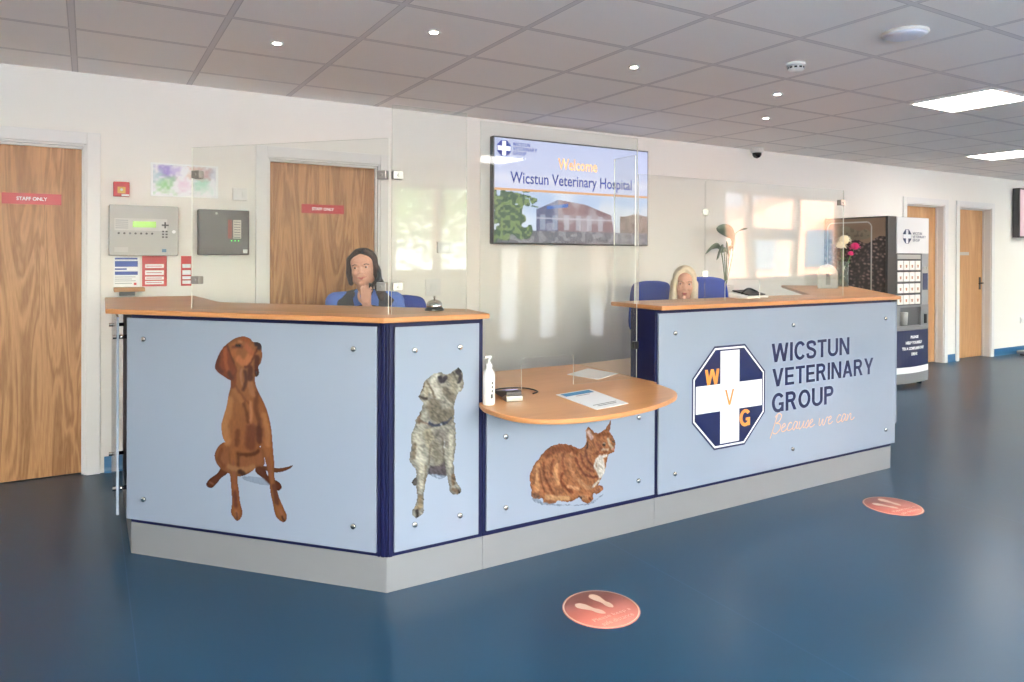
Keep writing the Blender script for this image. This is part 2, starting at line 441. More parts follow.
M_paper = mat('white_paper', (238, 238, 238), .6, var=.01)
M_steel = mat('brushed_plinth', (146, 146, 148), .33, metal=.3, var=.03, vscale=5)
M_blue_ch = mat('blue_fabric', (34, 62, 150), .8, var=.12, vscale=60)
M_panel = mat('pale_blue_glass_panel', (138, 147, 163), .10, var=.015, vscale=1.5, spec=.5)
M_acr = acrylic()
M_edge = mat('acrylic_edge', (236, 236, 226), .25, var=0)
M_wt = wood('beech_worktop', (222, 164, 108), (192, 130, 78), 'X', .30, 1.3, .5)
M_wte = wood('beech_edging', (200, 146, 98), (178, 120, 76), 'X', .35, 1.5, .3)
M_ink = glossy_print()

# ceiling: mineral fibre tiles on a T-bar grid
GX0, GY0, GSX, GSY = .572, 3.585, .640, .5875
def ceiling_mat():
    m, n, l, b = nmat('ceiling_tiles'); tc = n.new('ShaderNodeTexCoord'); sp = n.new('ShaderNodeSeparateXYZ'); l.new(tc.outputs['Object'], sp.inputs[0])
    def mth(op, a, v=None, c=None):
        k = n.new('ShaderNodeMath'); k.operation = op
        for i, q in enumerate((a, v, c)):
            if q is None: continue
            if isinstance(q, (int, float)): k.inputs[i].default_value = q
            else: l.new(q, k.inputs[i])
        return k.outputs[0]
    def line(ax, off, wd):
        GS = (GSX, GSY)[ax]
        q = mth('FRACT', mth('DIVIDE', mth('SUBTRACT', sp.outputs[ax], off - GS / 2), GS))
        return mth('LESS_THAN', mth('ABSOLUTE', mth('SUBTRACT', q, .5)), wd / GS)
    bar = mth('MAXIMUM', line(0, GX0, .012), line(1, GY0, .012)); gap = mth('MAXIMUM', line(0, GX0, .017), line(1, GY0, .017))
    nz = n.new('ShaderNodeTexNoise'); nz.inputs['Scale'].default_value = 220; nz.inputs['Detail'].default_value = 2; l.new(tc.outputs['Object'], nz.inputs['Vector'])
    t = n.new('ShaderNodeMixRGB'); t.inputs[1].default_value = lin((246, 238, 234)); t.inputs[2].default_value = lin((252, 247, 242)); l.new(nz.outputs['Fac'], t.inputs[0])
    g = n.new('ShaderNodeMixRGB'); l.new(gap, g.inputs[0]); l.new(t.outputs[0], g.inputs[1]); g.inputs[2].default_value = lin((208, 200, 198))
    r = n.new('ShaderNodeMixRGB'); l.new(bar, r.inputs[0]); l.new(g.outputs[0], r.inputs[1]); r.inputs[2].default_value = lin((228, 221, 219))
    l.new(r.outputs[0], b.inputs['Base Color']); b.inputs['Roughness'].default_value = .85
    return m
def floor_mat():
    m, n, l, b = nmat('blue_vinyl'); tc = n.new('ShaderNodeTexCoord')
    nz = n.new('ShaderNodeTexNoise'); nz.inputs['Scale'].default_value = 420; nz.inputs['Detail'].default_value = 2; l.new(tc.outputs['Object'], nz.inputs['Vector'])
    n2 = n.new('ShaderNodeTexNoise'); n2.inputs['Scale'].default_value = 1.1; n2.inputs['Detail'].default_value = 1; l.new(tc.outputs['Object'], n2.inputs['Vector'])
    t = n.new('ShaderNodeMixRGB'); t.inputs[1].default_value = lin((15, 55, 81)); t.inputs[2].default_value = lin((31, 75, 102)); l.new(nz.outputs['Fac'], t.inputs[0])
    t2 = n.new('ShaderNodeMixRGB'); t2.blend_type = 'MULTIPLY'; t2.inputs[0].default_value = .35; l.new(t.outputs[0], t2.inputs[1]); l.new(n2.outputs['Fac'], t2.inputs[2])
    # welded seams of the vinyl sheets every two metres
    sp = n.new('ShaderNodeSeparateXYZ'); l.new(tc.outputs['Object'], sp.inputs[0])
    a = n.new('ShaderNodeMath'); a.operation = 'SUBTRACT'; a.inputs[1].default_value = .145 - 1.0; l.new(sp.outputs[0], a.inputs[0])
    d = n.new('ShaderNodeMath'); d.operation = 'DIVIDE'; d.inputs[1].default_value = 2.0; l.new(a.outputs[0], d.inputs[0])
    f = n.new('ShaderNodeMath'); f.operation = 'FRACT'; l.new(d.outputs[0], f.inputs[0])
    s = n.new('ShaderNodeMath'); s.operation = 'SUBTRACT'; s.inputs[1].default_value = .5; l.new(f.outputs[0], s.inputs[0])
    ab = n.new('ShaderNodeMath'); ab.operation = 'ABSOLUTE'; l.new(s.outputs[0], ab.inputs[0])
    lt = n.new('ShaderNodeMath'); lt.operation = 'LESS_THAN'; lt.inputs[1].default_value = .0011; l.new(ab.outputs[0], lt.inputs[0])
    t3 = n.new('ShaderNodeMixRGB'); l.new(lt.outputs[0], t3.inputs[0]); l.new(t2.outputs[0], t3.inputs[1]); t3.inputs[2].default_value = lin((36, 70, 100))
    l.new(t3.outputs[0], b.inputs['Base Color'])
    b.inputs['Roughness'].default_value = .30; b.inputs['Specular IOR Level'].default_value = .42
    return m

# ------------------------------------------------------------------ room shell
D = 5.153; HC = 2.486; XL, XR, YF = -2.6, 13.6, -1.9
M_floor = floor_mat()
structure('floor', box(B(), XL - .2, XR + .2, YF - .2, D + .3, -.1, 0), M_floor)
structure('ceiling', box(B(), XL - .2, XR + .2, YF - .2, D + .3, HC, HC + .06), ceiling_mat())
DOORS = [(-.86, -.02, .05, 2.03), (1.084, 1.878, .05, 2.035), (8.745, 9.572, .10, 2.035), (9.955, 10.745, .10, 2.035)]
bm = B(); x = XL - .2
for (a, b_, rc, zt) in DOORS:
    box(bm, x, a - .02, D, D + .22, 0, HC); box(bm, a - .02, b_ + .02, D, D + .22, zt + .02, HC)
    box(bm, a - .02, b_ + .02, D + .17, D + .22, 0, zt + .02); x = b_ + .02
box(bm, x, XR + .2, D, D + .22, 0, HC)
structure('wall_back', bm, M_wall)
structure('wall_left', box(B(), XL - .2, XL, YF, D, 0, HC), M_wall)
structure('wall_right', box(B(), XR, XR + .2, YF, D, 0, HC), M_wall)
# window wall behind the camera: the daylight that the screens and the floor mirror; outer windows added for light
WINS = [(-2.3, -1.0, .9, 2.35), (-.6, .8, .9, 2.35), (1.2, 2.5, .9, 2.35), (2.95, 4.12, 1.15, 2.2), (4.36, 4.74, .25, 1.52), (4.94, 5.34, .25, 1.55), (5.74, 6.12, .25, 1.60), (8.35, 11.25, 1.0, 2.4), (11.8, 13.4, 1.0, 2.4)]
M_timber = wood('window_timber', (150, 98, 58), (118, 74, 42), 'Z', .45, 1, .4)
bm = B(); x = XL - .2
for a, b_, z0, z1 in WINS:
    box(bm, x, a, YF - .2, YF, 0, HC); box(bm, a, b_, YF - .2, YF, 0, z0); box(bm, a, b_, YF - .2, YF, z1, HC); x = b_
box(bm, x, XR + .2, YF - .2, YF, 0, HC)
structure('wall_front', bm, M_wall)
M_glass = acrylic('window_glass', (246, 250, 250), 0.0); M_tint = acrylic('tinted_glass', (196, 198, 198), 0.0)  # tint added to the narrow panes to weaken their mirrored streaks
for i, (a, b_, z0, z1) in enumerate(WINS):
    e = thing('window_%d' % (i + 1), None, None, (a, YF - .1, z0)); e['kind'] = 'structure'
    W_, H_ = b_ - a, z1 - z0; bm = B(); t = .05
    box(bm, 0, t, -.05, .05, 0, H_); box(bm, W_ - t, W_, -.05, .05, 0, H_); box(bm, t, W_ - t, -.05, .05, 0, t); box(bm, t, W_ - t, -.05, .05, H_ - t, H_)
    if W_ > 2.5:
        for px_, pw in ((.55, .09), (1.66, .09)): box(bm, px_, px_ + pw, -.05, .05, t, H_ - t)
        box(bm, .64, 1.66, -.045, .045, .66, .86)
    elif W_ > .6: box(bm, W_ * .5 - .035, W_ * .5 + .035, -.05, .05, t, H_ - t)
    obj('window_frame', bm, M_timber, e); obj('pane', box(B(), t, W_ - t, -.006, .006, t, H_ - t), M_tint if W_ < .6 else M_glass, e)
    if z0 > .5: obj('window_sill', box(B(), -.04, W_ + .04, .05, .16, -.03, .0), M_timber, e)
structure('ground', box(B(), -30, 40, -40, YF - .2, -.15, -.05), mat('pale_paving', (192, 192, 196), .9, var=.15, vscale=3))
def brick_mat():
    m, n, l, b = nmat('orange_brick'); tc = n.new('ShaderNodeTexCoord'); br = n.new('ShaderNodeTexBrick'); mp = n.new('ShaderNodeMapping')
    mp.inputs['Rotation'].default_value = (R_(90), 0, 0); l.new(tc.outputs['Object'], mp.inputs[0]); l.new(mp.outputs[0], br.inputs['Vector'])
    br.inputs['Color1'].default_value = lin((196, 128, 88)); br.inputs['Color2'].default_value = lin((176, 104, 70)); br.inputs['Mortar'].default_value = lin((200, 188, 172))
    br.inputs['Scale'].default_value = 4; l.new(br.outputs[0], b.inputs['Base Color']); b.inputs['Roughness'].default_value = .9; return m
bb = thing('brick_building', 'orange brick building with a pitched roof across the car park outside the windows', 'building', (23, -13.5, 0))
bm = B(); prism(bm, [(-7, 0), (7, 0), (7, 2.6), (0, 4.9), (-7, 2.6)], -4, 4, plane='XZ'); obj('walls', bm, brick_mat(), bb)
bm = B()
for s in (-1, 1):
    prism(bm, [(s * 7.5, 2.44), (0, 4.92), (0, 5.1), (s * 7.5, 2.62)], -4.3, 4.3, plane='XZ')
obj('roof', bm, mat('slate', (84, 84, 90), .8, var=.2), bb)
for k in (-5, -2, 2, 5): obj('window', box(B(), k - .7, k + .7, 4, 4.04, 1, 2.3), mat('window_dark', (70, 84, 96), .1), bb)
def leafy(name, label, cat, loc, r, hh, n, seed, group=None):
    t = thing(name, label, cat, loc, group=group); rd = random.Random(seed)
    bm = B(); cyl(bm, (0, 0, 0), (0, 0, hh), .12, .07); obj('trunk', bm, mat('bark', (96, 80, 64), .9, var=.2), t)
    bm = B()
    for i in range(n):
        d = Vector((rd.gauss(0, 1), rd.gauss(0, 1), rd.gauss(0, .8))).normalized() * r * rd.random() ** .4
        q = Matrix.Rotation(rd.random() * 6.28, 3, 'Z') @ Matrix.Rotation(rd.random() * 3, 3, 'X'); s = .18
        vs = [bm.verts.new(Vector((0, 0, hh)) + d + q @ Vector(p)) for p in ((-s, 0, 0), (0, -s * .4, .02), (s, 0, 0), (0, s * .4, .02))]
        bm.faces.new(vs)
    obj('foliage', bm, mat('leaf_outdoor', (98, 128, 62), .7, var=.3, vscale=3), t)
leafy('tree', 'green tree outside the windows, nearer the reception desk end', 'tree', (5.2, -12, -.05), 2.0, 2.6, 1600, 3, 'trees in the car park')
leafy('tree', 'green tree outside the windows, farther along the car park', 'tree', (9.5, -15, -.05), 2.2, 3.0, 1600, 4, 'trees in the car park')

M_oak1 = wood('oak_door', (200, 148, 98), (128, 80, 42), 'Z', .42, 2.2, 2.6, amp=.24)
M_oak2 = wood('honey_oak_door', (212, 166, 120), (172, 122, 78), 'Z', .42, 1.4, 1.4)
for i, (a, b_, rc, zt) in enumerate(DOORS):
    d = thing('door_%d' % (i + 1), None, None, ((a + b_) / 2, D, 0)); d['kind'] = 'structure'
    hw = (b_ - a) / 2
    obj('door_leaf', box(B(), -hw, hw, rc, rc + .044, .006, zt), M_oak1 if i < 2 else M_oak2, d, bevel=.002)
    bm = B(); aw = .075
    for s in (-1, 1):
        box(bm, *sorted((s * hw, s * (hw + .02))), -.004, .17, 0, zt + .02)
        box(bm, *sorted((s * (hw + .014), s * (hw + .014 + aw))), -.018, 0, 0, zt + .014 + aw)
    box(bm, -hw, hw, -.004, .17, zt, zt + .02); box(bm, -hw - .014, hw + .014, -.018, 0, zt + .014, zt + .014 + aw)
    for s in (-1, 1): box(bm, *sorted((s * (hw - .013), s * hw)), rc - .03, rc - .002, 0, zt)   # door stop bead
    box(bm, -hw, hw, rc - .03, rc - .002, zt - .012, zt)
    obj('door_frame', bm, M_trimw, d, bevel=.003)
    if i >= 1:
        hx = -hw + .07 if i == 2 else hw - .07; s = 1 if i == 2 else -1
        bm = B(); box(bm, hx - .02, hx + .02, rc - .008, rc, .93, 1.10)
        tube(bm, [(hx, rc, 1.02), (hx, rc - .05, 1.02), (hx + s * .03, rc - .055, 1.02), (hx + s * .12, rc - .055, 1.015)], .010)
        obj('handle', bm, M_dark, d)
# coved blue skirting
sk = mat('blue_skirting', (52, 106, 148), .35, var=.05)
segs = [(.09, 1.0), (1.97, 7.3), (7.9, 8.64), (9.675, 9.865), (10.845, XR)]
bm = B()
for a, b_ in segs: prism(bm, [(D, 0), (D - .02, 0), (D - .010, .012), (D - .006, .03), (D - .006, .10), (D, .10)], a, b_, plane='YZ')
structure('baseboard_back', bm, sk)

# ------------------------------------------------------------------ ceiling fittings
M_lp = mat('light_diffuser', (255, 252, 246), .5, emit=PANEL_E, var=0)
def ceiling_panel(x0, y0, label, w_=.56, h_=.56):
    t = thing('ceiling_light', label, 'ceiling light', (x0 + w_ / 2, y0 + h_ / 2, HC), group='square light panels in the ceiling')
    bm = B(); e = .014
    for q in ((-w_ / 2, -w_ / 2 + e, -h_ / 2, h_ / 2), (w_ / 2 - e, w_ / 2, -h_ / 2, h_ / 2), (-w_ / 2 + e, w_ / 2 - e, -h_ / 2, -h_ / 2 + e), (-w_ / 2 + e, w_ / 2 - e, h_ / 2 - e, h_ / 2)):
        box(bm, *q, -.012, 0)
    obj('frame', bm, M_white, t); obj('diffuser', box(B(), -w_ / 2 + e, w_ / 2 - e, -h_ / 2 + e, h_ / 2 - e, -.008, -.001), M_lp, t)
ceiling_panel(5.113, 2.44, 'square ceiling light panel nearer the camera, right of the smoke detector')
ceiling_panel(8.25, 3.66, 'square ceiling light panel farther back, towards the oak doors')
for (x, y) in ((-1.3, .8), (1.7, -.6), (3.75, -1.75), (8.25, .3), (11.3, .3), (11.6, 3.66), (-1.3, -1.6), (6.6, -1.2)):  # panels out of view, added for even lighting and reflections
    ceiling_panel(x, y, 'square ceiling light panel out of view over the waiting area, added to even the light')
M_spot = mat('spot_lens', (255, 246, 232), .5, emit=SPOT_E, var=0)
SPOTS = [(.858, 3.89, 'small round ceiling downlight at the far left, above the oak door behind the desk'), (1.489, 3.288, 'small round ceiling downlight above the brass desk bell'),
         (2.774, 3.277, 'small round ceiling downlight above the right of the wall screen'), (4.071, 3.304, 'small round ceiling downlight just left of the smoke detector'),
         (4.694, 3.921, 'small round ceiling downlight nearest the domed camera')]
for x, y, lb in SPOTS:
    t = thing('downlight', lb.replace('brass ', ''), 'downlight', (x, y, HC), group='downlights over the reception desk')
    bm = B(); lathe(bm, [(.021, 0), (.036, 0), (.036, -.003), (.030, -.006), (.021, -.004)], n=28); obj('trim_ring', bm, M_white, t)
    bm = B(); lathe(bm, [(.020, -.001), (.020, -.004), (.001, -.005)], n=24); obj('lens', bm, M_spot, t)
t = thing('smoke_detector', 'round white smoke detector with dark slots on the ceiling', 'smoke detector', (3.515, 2.725, HC))
bm = B(); lathe(bm, [(.052, 0), (.052, -.012), (.047, -.016)], n=32); obj('base', bm, M_white, t)
bm = B(); lathe(bm, [(.042, -.016), (.044, -.034), (.036, -.046), (.012, -.048)], n=32); obj('body', bm, M_white, t)
bm = B()
for k in range(10):
    a = 2 * pi * k / 10; M_ = Matrix.Rotation(a, 4, 'Z'); box(bm, .036, .0455, -.008, .008, -.034, -.024, M=M_)
obj('slot', bm, M_black, t)['kind'] = 'stuff'
t = thing('ceiling_speaker', 'large white domed disc on the ceiling at the upper right', 'wireless unit', (3.49, 2.07, HC))
bm = B(); lathe(bm, [(.106, 0), (.108, -.008), (.102, -.014)], n=40); obj('rim', bm, M_white, t)
bm = B(); lathe(bm, [(.101, -.014), (.085, -.023), (.05, -.029), (.004, -.031)], n=40); obj('dome', bm, mat('pale_dome', (206, 208, 222), .35, var=0), t)
t = thing('security_camera', 'small domed security camera hanging from the ceiling by the wall', 'security camera', (5.9, 5.04, HC))
bm = B(); lathe(bm, [(.062, 0), (.062, -.045), (.055, -.052)], n=30); obj('housing', bm, M_white, t)
bm = B(); lathe(bm, [(.047, -.052), (.045, -.075), (.030, -.098), (.004, -.108)], n=30); obj('dome', bm, mat('smoked_dome', (18, 18, 20), .1, var=0), t)

# ------------------------------------------------------------------ things on the back wall
def wall_thing(name, label, cat, x, z, group=None): return thing(name, label, cat, (x, D, z), 0, group)
def door_sign(x, y, z, w_, h_, label):
    t = thing('door_sign', label, 'sign', (x, y, z)); obj('plate', box(B(), -w_ / 2, w_ / 2, -.003, 0, -h_ / 2, h_ / 2), M_red, t)
    put_text('lettering', 'STAFF ONLY', M_paper, t, 0, -h_ * .16, w_ * .52, h_ * .34, -.0036, bold=.003, centre=True)
door_sign(-.29, D + .05, 1.70, .30, .066, 'red STAFF ONLY sign on the oak door at the left edge')
door_sign(1.477, D + .05, 1.703, .31, .064, 'red STAFF ONLY sign on the oak door behind the reception desk')
t = thing('door_sign', 'small pale room sign on the farthest oak door', 'sign', (10.2, D + .10, 1.425)); obj('plate', box(B(), -.17, -.06, -.004, 0, -.045, .045), mat('tan_sign', (150, 112, 76), .4), t)
obj('name_strip', box(B(), -.04, .19, -.004, 0, -.022, .022), mat('sign_grey', (176, 170, 164), .4), t)

t = wall_thing('call_point', 'small red fire call point on the wall, above the grey alarm panel', 'fire call point', .182, 1.777)
obj('housing', box(B(), -.045, .045, -.035, 0, -.046, .046), M_red, t, bevel=.004)
obj('window_label', box(B(), -.022, .022, -.037, -.035, -.026, .014), mat('call_label', (206, 160, 60), .4), t)
obj('key_disc', (lambda b: (lathe(b, [(.008, -.0), (.008, .006)], (0, -.037, -.004), 16, axis='Y'), b)[1])(B()), M_paper, t)
obj('test_tab', box(B(), .0, .042, -.038, -.035, -.044, -.032), M_paper, t)

t = wall_thing('fire_alarm_panel', 'wide grey fire alarm control panel with a green display', 'alarm panel', .307, 1.517)
obj('case', box(B(), -.195, .195, -.09, 0, -.158, .158), M_lgrey, t, bevel=.005)
obj('fascia', box(B(), -.165, .13, -.093, -.09, .0, .075), mat('panel_fascia', (196, 194, 190), .4), t)
obj('display', box(B(), -.065, .065, -.095, -.093, .02, .058), mat('green_display', (128, 176, 60), .3, emit=.2), t)
for k in range(7): obj('button', (lambda b, kk=k: (lathe(b, [(.007, 0), (.006, .005)], (-.142 + kk * .031, -.09, -.018), 14, axis='Y'), b)[1])(B()), M_dark, t)
bm = B(); box(bm, .098, .138, -.094, -.09, .032, .042); box(bm, .113, .123, -.094, -.09, .017, .057); obj('arrow_pad', bm, M_dark, t)
for r in range(3):
    for c in range(2): obj('key', box(B(), .10 + c * .02, .112 + c * .02, -.094, -.09, -.008 - r * .018, .002 - r * .018), M_dark, t)
bm = B()
for k in range(5): box(bm, -.16, -.09, -.0938, -.093, .012 + k * .012, .017 + k * .012)
obj('indicator_text', bm, M_grey, t)
bm = B(); lathe(bm, [(.011, 0), (.011, .006)], (.168, -.09, -.004), 18, axis='Y'); obj('key_switch', bm, M_paper, t)
obj('maker_plate', box(B(), -.165, -.09, -.092, -.09, -.135, -.105), mat('plate_pale', (190, 188, 184), .4), t)
obj('lock', box(B(), .10, .125, -.093, -.09, -.135, -.115), mat('lock_blue', (80, 120, 150), .4), t)

t = wall_thing('access_control_box', 'dark grey-brown control box with a keypad on the wall', 'control box', .782, 1.516)
obj('case', box(B(), -.158, .158, -.08, 0, -.150, .150), mat('brown_grey_metal', (82, 72, 72), .35, var=.04), t, bevel=.004)
obj('keypad', box(B(), .055, .105, -.084, -.08, -.04, .085), mat('key_white', (206, 200, 190), .4), t)
bm = B()
for k in range(7): box(bm, .060, .100, -.0850, -.084, -.034 + k * .017, -.030 + k * .017)
obj('key_row', bm, M_dark, t)
obj('warning_strip', box(B(), .022, .046, -.083, -.08, -.04, .085), mat('strip_red', (140, 62, 54), .4), t)
for k in range(3): obj('led', (lambda b, kk=k: (ball(b, (.045 + kk * .022, -.081, -.055), .004, 8, 6), b)[1])(B()), mat('led_green', (80, 220, 90), .3, emit=1.5), t)
obj('logo_plate', box(B(), .118, .146, -.082, -.08, -.138, -.112), M_paper, t)
bm = B(); lathe(bm, [(.008, 0), (.008, .004)], (-.05, -.08, .125), 14, axis='Y'); obj('screw', bm, M_satin, t)

t = wall_thing('wall_poster', 'pale poster with purple and green patches in a clear holder', 'poster', .55, 1.852)
obj('holder', box(B(), -.203, .203, -.010, 0, -.108, .108), M_paper, t)
X, Z = np.meshgrid(np.arange(-.19, .191, .006), np.arange(-.10, .101, .006))
colp = np.ones(X.shape + (3,)) * np.array([226, 224, 228]) / 255
for cx, cz, rr, c in [(-.12, .05, .045, (120, 100, 180)), (-.12, -.03, .05, (110, 170, 100)), (-.06, .06, .03, (176, 160, 206)), (.10, -.02, .05, (150, 200, 180)), (.06, .05, .04, (206, 160, 140)), (.0, -.03, .04, (210, 180, 200)), (.15, .05, .03, (170, 170, 190)), (-.17, .02, .04, (170, 190, 200)), (.12, .05, .035, (190, 150, 150))]:
    a = np.clip(1.3 - np.maximum(abs(X - cx), abs(Z - cz)) / rr + (vnoise(X * 60, Z * 60) - .5), 0, 1)[..., None] * .8
    colp = colp * (1 - a) + np.array(c) / 255 * a
picture_mesh('picture', X, Z, colp, np.ones(X.shape, bool), M_ink, t, -.0106)

t = wall_thing('notice', 'blue and white printed notice under the grey alarm panel', 'notice', .213, 1.257, 'safety notices under the alarm panel')
obj('sheet', box(B(), -.073, .073, -.004, 0, -.097, .097), M_paper, t)
bi = mat('notice_blue', (62, 84, 160), .5, var=0)
flat_obj('printed_blocks', [[(-.066, a), (b_, a), (b_, c), (-.066, c)] for a, b_, c in ((.078, .06, .088), (.032, .062, .068), (.012, .0, .022), (-.020, .062, .002))], bi, t, -.0045)
flat_obj('printed_lines', [[(-.066, a), (.05 - .02 * (k % 2), a), (.05 - .02 * (k % 2), a + .004), (-.066, a + .004)] for k, a in enumerate((-.035, -.048, -.060, -.075))], M_grey, t, -.0045)
flat_obj('stamp', [[(.04, -.085), (.055, -.085), (.055, -.070), (.04, -.070)]], M_red, t, -.0046)
def red_notice(x, w_, label):
    t = wall_thing('notice', label, 'notice', x, 1.26, 'safety notices under the alarm panel')
    obj('sheet', box(B(), -w_ / 2, w_ / 2, -.004, 0, -.098, .098), M_red, t)
    flat_obj('white_box', [[(-w_ * .38, a), (w_ * .38, a), (w_ * .38, c), (-w_ * .38, c)] for a, c in ((.02, .045), (-.025, .005), (-.055, -.035), (-.085, -.063))], M_paper, t, -.0045)
    if w_ > .1: flat_obj('printed_lines', [[(-w_ * .33, a), (w_ * .3, a), (w_ * .3, a + .004), (-w_ * .33, a + .004)] for a in (.03, -.012, -.047, -.075)], M_red, t, -.0048)
red_notice(.371, .143, 'red and white fire notice beside the blue notice')
red_notice(.56, .066, 'narrow red and white notice seen through the left screen')

t = wall_thing('wall_ledge', 'small wooden ledge on a black bracket just above the desk top', 'shelf', .225, 1.13)
obj('board', box(B(), -.085, .085, -.12, 0, .005, .030), wood('ledge_wood', (188, 140, 92), (150, 104, 62), 'X', .4), t, bevel=.002)
obj('bracket', box(B(), -.055, .03, -.10, 0, -.020, .005), M_black, t)

def socket(x, z, w_, h_, label, n=2, depth=.012):
    t = wall_thing('wall_switch', label, 'switch', x, z)
    obj('plate', box(B(), -w_ / 2, w_ / 2, -depth, 0, -h_ / 2, h_ / 2), M_trimw, t, bevel=.003)
    for k in range(n):
        cx = (k - (n - 1) / 2) * w_ / n
        obj('rocker', box(B(), cx - w_ / n * .22, cx + w_ / n * .22, -depth - .005, -depth, -h_ * .22, h_ * .22), M_white, t, bevel=.001)
socket(.892, 1.78, .094, .086, 'white light switch on the wall above the dark control box')
socket(2.436, 1.432, .146, .088, 'white double switch on the wall left of the wall screen', 2, .03)
socket(2.33, 1.12, .13, .13, 'pale square access plate low on the wall behind the desk bell', 1)
socket(11.65, .47, .14, .09, 'white double socket low on the wall at the right edge')

# television with the welcome slide
TVX = 3.66
t = wall_thing('television', 'large wall screen showing a welcome slide with a brick building', 'television', TVX, 1.906)
TW, TH = .825, .441
obj('casing', box(B(), -TW, TW, -.065, -.005, -TH, TH), M_black, t, bevel=.004)
nx_, nz_ = 340, 180
X, Z = np.meshgrid(np.linspace(-.815, .815, nx_), np.linspace(-.427, .429, nz_))
u = (X + .815) / 1.63; v = (Z + .427) / .856
c = np.zeros(X.shape + (3,))
def setc(mask, col):
    c[mask] = np.array(col) / 255
def mixc(a, col):
    global c
    c = c * (1 - a[..., None]) + np.array(col) / 255 * a[..., None]
c[:] = np.array([202, 206, 232]) / 255; mixc(np.clip((v - .55) * 1.2, 0, 1), (178, 188, 226)); mixc(np.clip(1 - abs(v - .62) / .07, 0, 1) * .6, (228, 226, 236))
ph = v < .50
mixc(ph * 1.0, (178, 196, 226)); mixc(ph * np.clip(vnoise(u * 7, v * 9) * 1.6 - .5, 0, 1) * .8, (226, 230, 238))
mixc(ph * (u > .66) * np.clip((.44 + .06 * np.sin(u * 20) - v) * 8, 0, 1), (206, 212, 222))
n1 = vnoise(u * 40, v * 24); n2_ = vnoise(u * 18 + 50, v * 12)
tr_ = ph * (v < .25 + .10 * vnoise(u * 12, u * 0 + 2)) * (u > .80)
mixc(tr_ * 1.0, (150, 130, 122)); mixc(tr_ * (n1 > .6) * .6, (112, 96, 84))
bld = inside(u, v, [(.25, .10), (.25, .33), (.385, .435), (.56, .40), (.74, .30), (.76, .10)])
mixc(bld * 1.0, (132, 106, 112)); mixc(inside(u, v, [(.25, .10), (.25, .33), (.385, .435), (.385, .10)]) * 1.0, (92, 96, 128))
mixc(inside(u, v, [(.385, .30), (.385, .43), (.56, .395), (.56, .27)]) * .7, (152, 122, 124))
mixc(inside(u, v, [(.315, .335), (.315, .365), (.45, .40), (.45, .365)]) * 1.0, (52, 104, 190))
for k in range(6): mixc(bld * (abs(u - (.29 + .075 * k)) < .016) * (v < .28) * (v > .13) * .6, (176, 186, 200))
mixc(bld * (abs(v - .245) < .008) * .7, (190, 190, 200)); mixc(bld * np.clip((n2_ - .45) * 2, 0, .5), (190, 188, 196))
mixc(ph * (v < .12) * 1.0, (104, 104, 112)); mixc(ph * (v < .12) * (n1 > .55) * .6, (160, 158, 164))
tree = ph * ((np.hypot((u - .06) / .12, (v - .36) / .15) + (n1 - .5) * 1.3 < 1) | (np.hypot((u - .11) / .10, (v - .14) / .13) + (n2_ - .5) * 1.1 < 1) | ((u < .09) & (v < .30) & (n1 > .35)) | ((abs(v - .43 + .3 * abs(u - .14)) < .05) & (u < .26) & (n1 > .5)))
mixc(tree * 1.0, (66, 92, 70)); mixc(tree * (vnoise(u * 70, v * 40) > .55) * .8, (132, 152, 92))
mixc((abs(v - .512 ) < .011) * 1.0, (222, 166, 116))
M_scr = glossy_print('screen_glow', .25, emit=.42, spec=.2)
scr = picture_mesh('display_picture', X, Z, c, np.ones(X.shape, bool), M_scr, t, -.0655)
M_scn = mat('slide_navy', (36, 50, 120), .4, spec=.1, emit=.3, var=0); M_sco = mat('slide_orange', (232, 172, 120), .4, spec=.1, emit=.40, var=0); M_scw = mat('slide_white', (222, 224, 240), .4, spec=.1, emit=.4, var=0)
put_text('lettering', 'Welcome', M_sco, t, .02, .205, .42, .098, -.0662, bold=.002, centre=True)
put_text('lettering', 'Wicstun Veterinary Hospital', M_scn, t, -.02, .035, 1.29, .125, -.0662, bold=.0012, centre=True)
for k, (wd, ww) in enumerate((('WICSTUN', .165), ('VETERINARY', .235), ('GROUP', .13))): capitals('lettering', wd, M_scn, t, -.64, .372 - k * .037, ww, .029, -.0662)
def octagon(cx, cz, r, sq=1.0, k=.414):
    a = r * k
    return [(cx + x * sq, cz + z) for x, z in ((-a, r), (a, r), (r, a), (r, -a), (a, -r), (-a, -r), (-r, -a), (-r, a))]
def cross(cx, cz, r, t_):
    return [(cx + x, cz + z) for x, z in ((-t_, r), (t_, r), (t_, t_), (r, t_), (r, -t_), (t_, -t_), (t_, -r), (-t_, -r), (-t_, -t_), (-r, -t_), (-r, t_), (-t_, t_))]
flat_obj('emblem', [octagon(-.725, .345, .066)], M_scn, t, -.0660); flat_obj('emblem_cross', [cross(-.725, .345, .060, .018)], M_scw, t, -.0663)

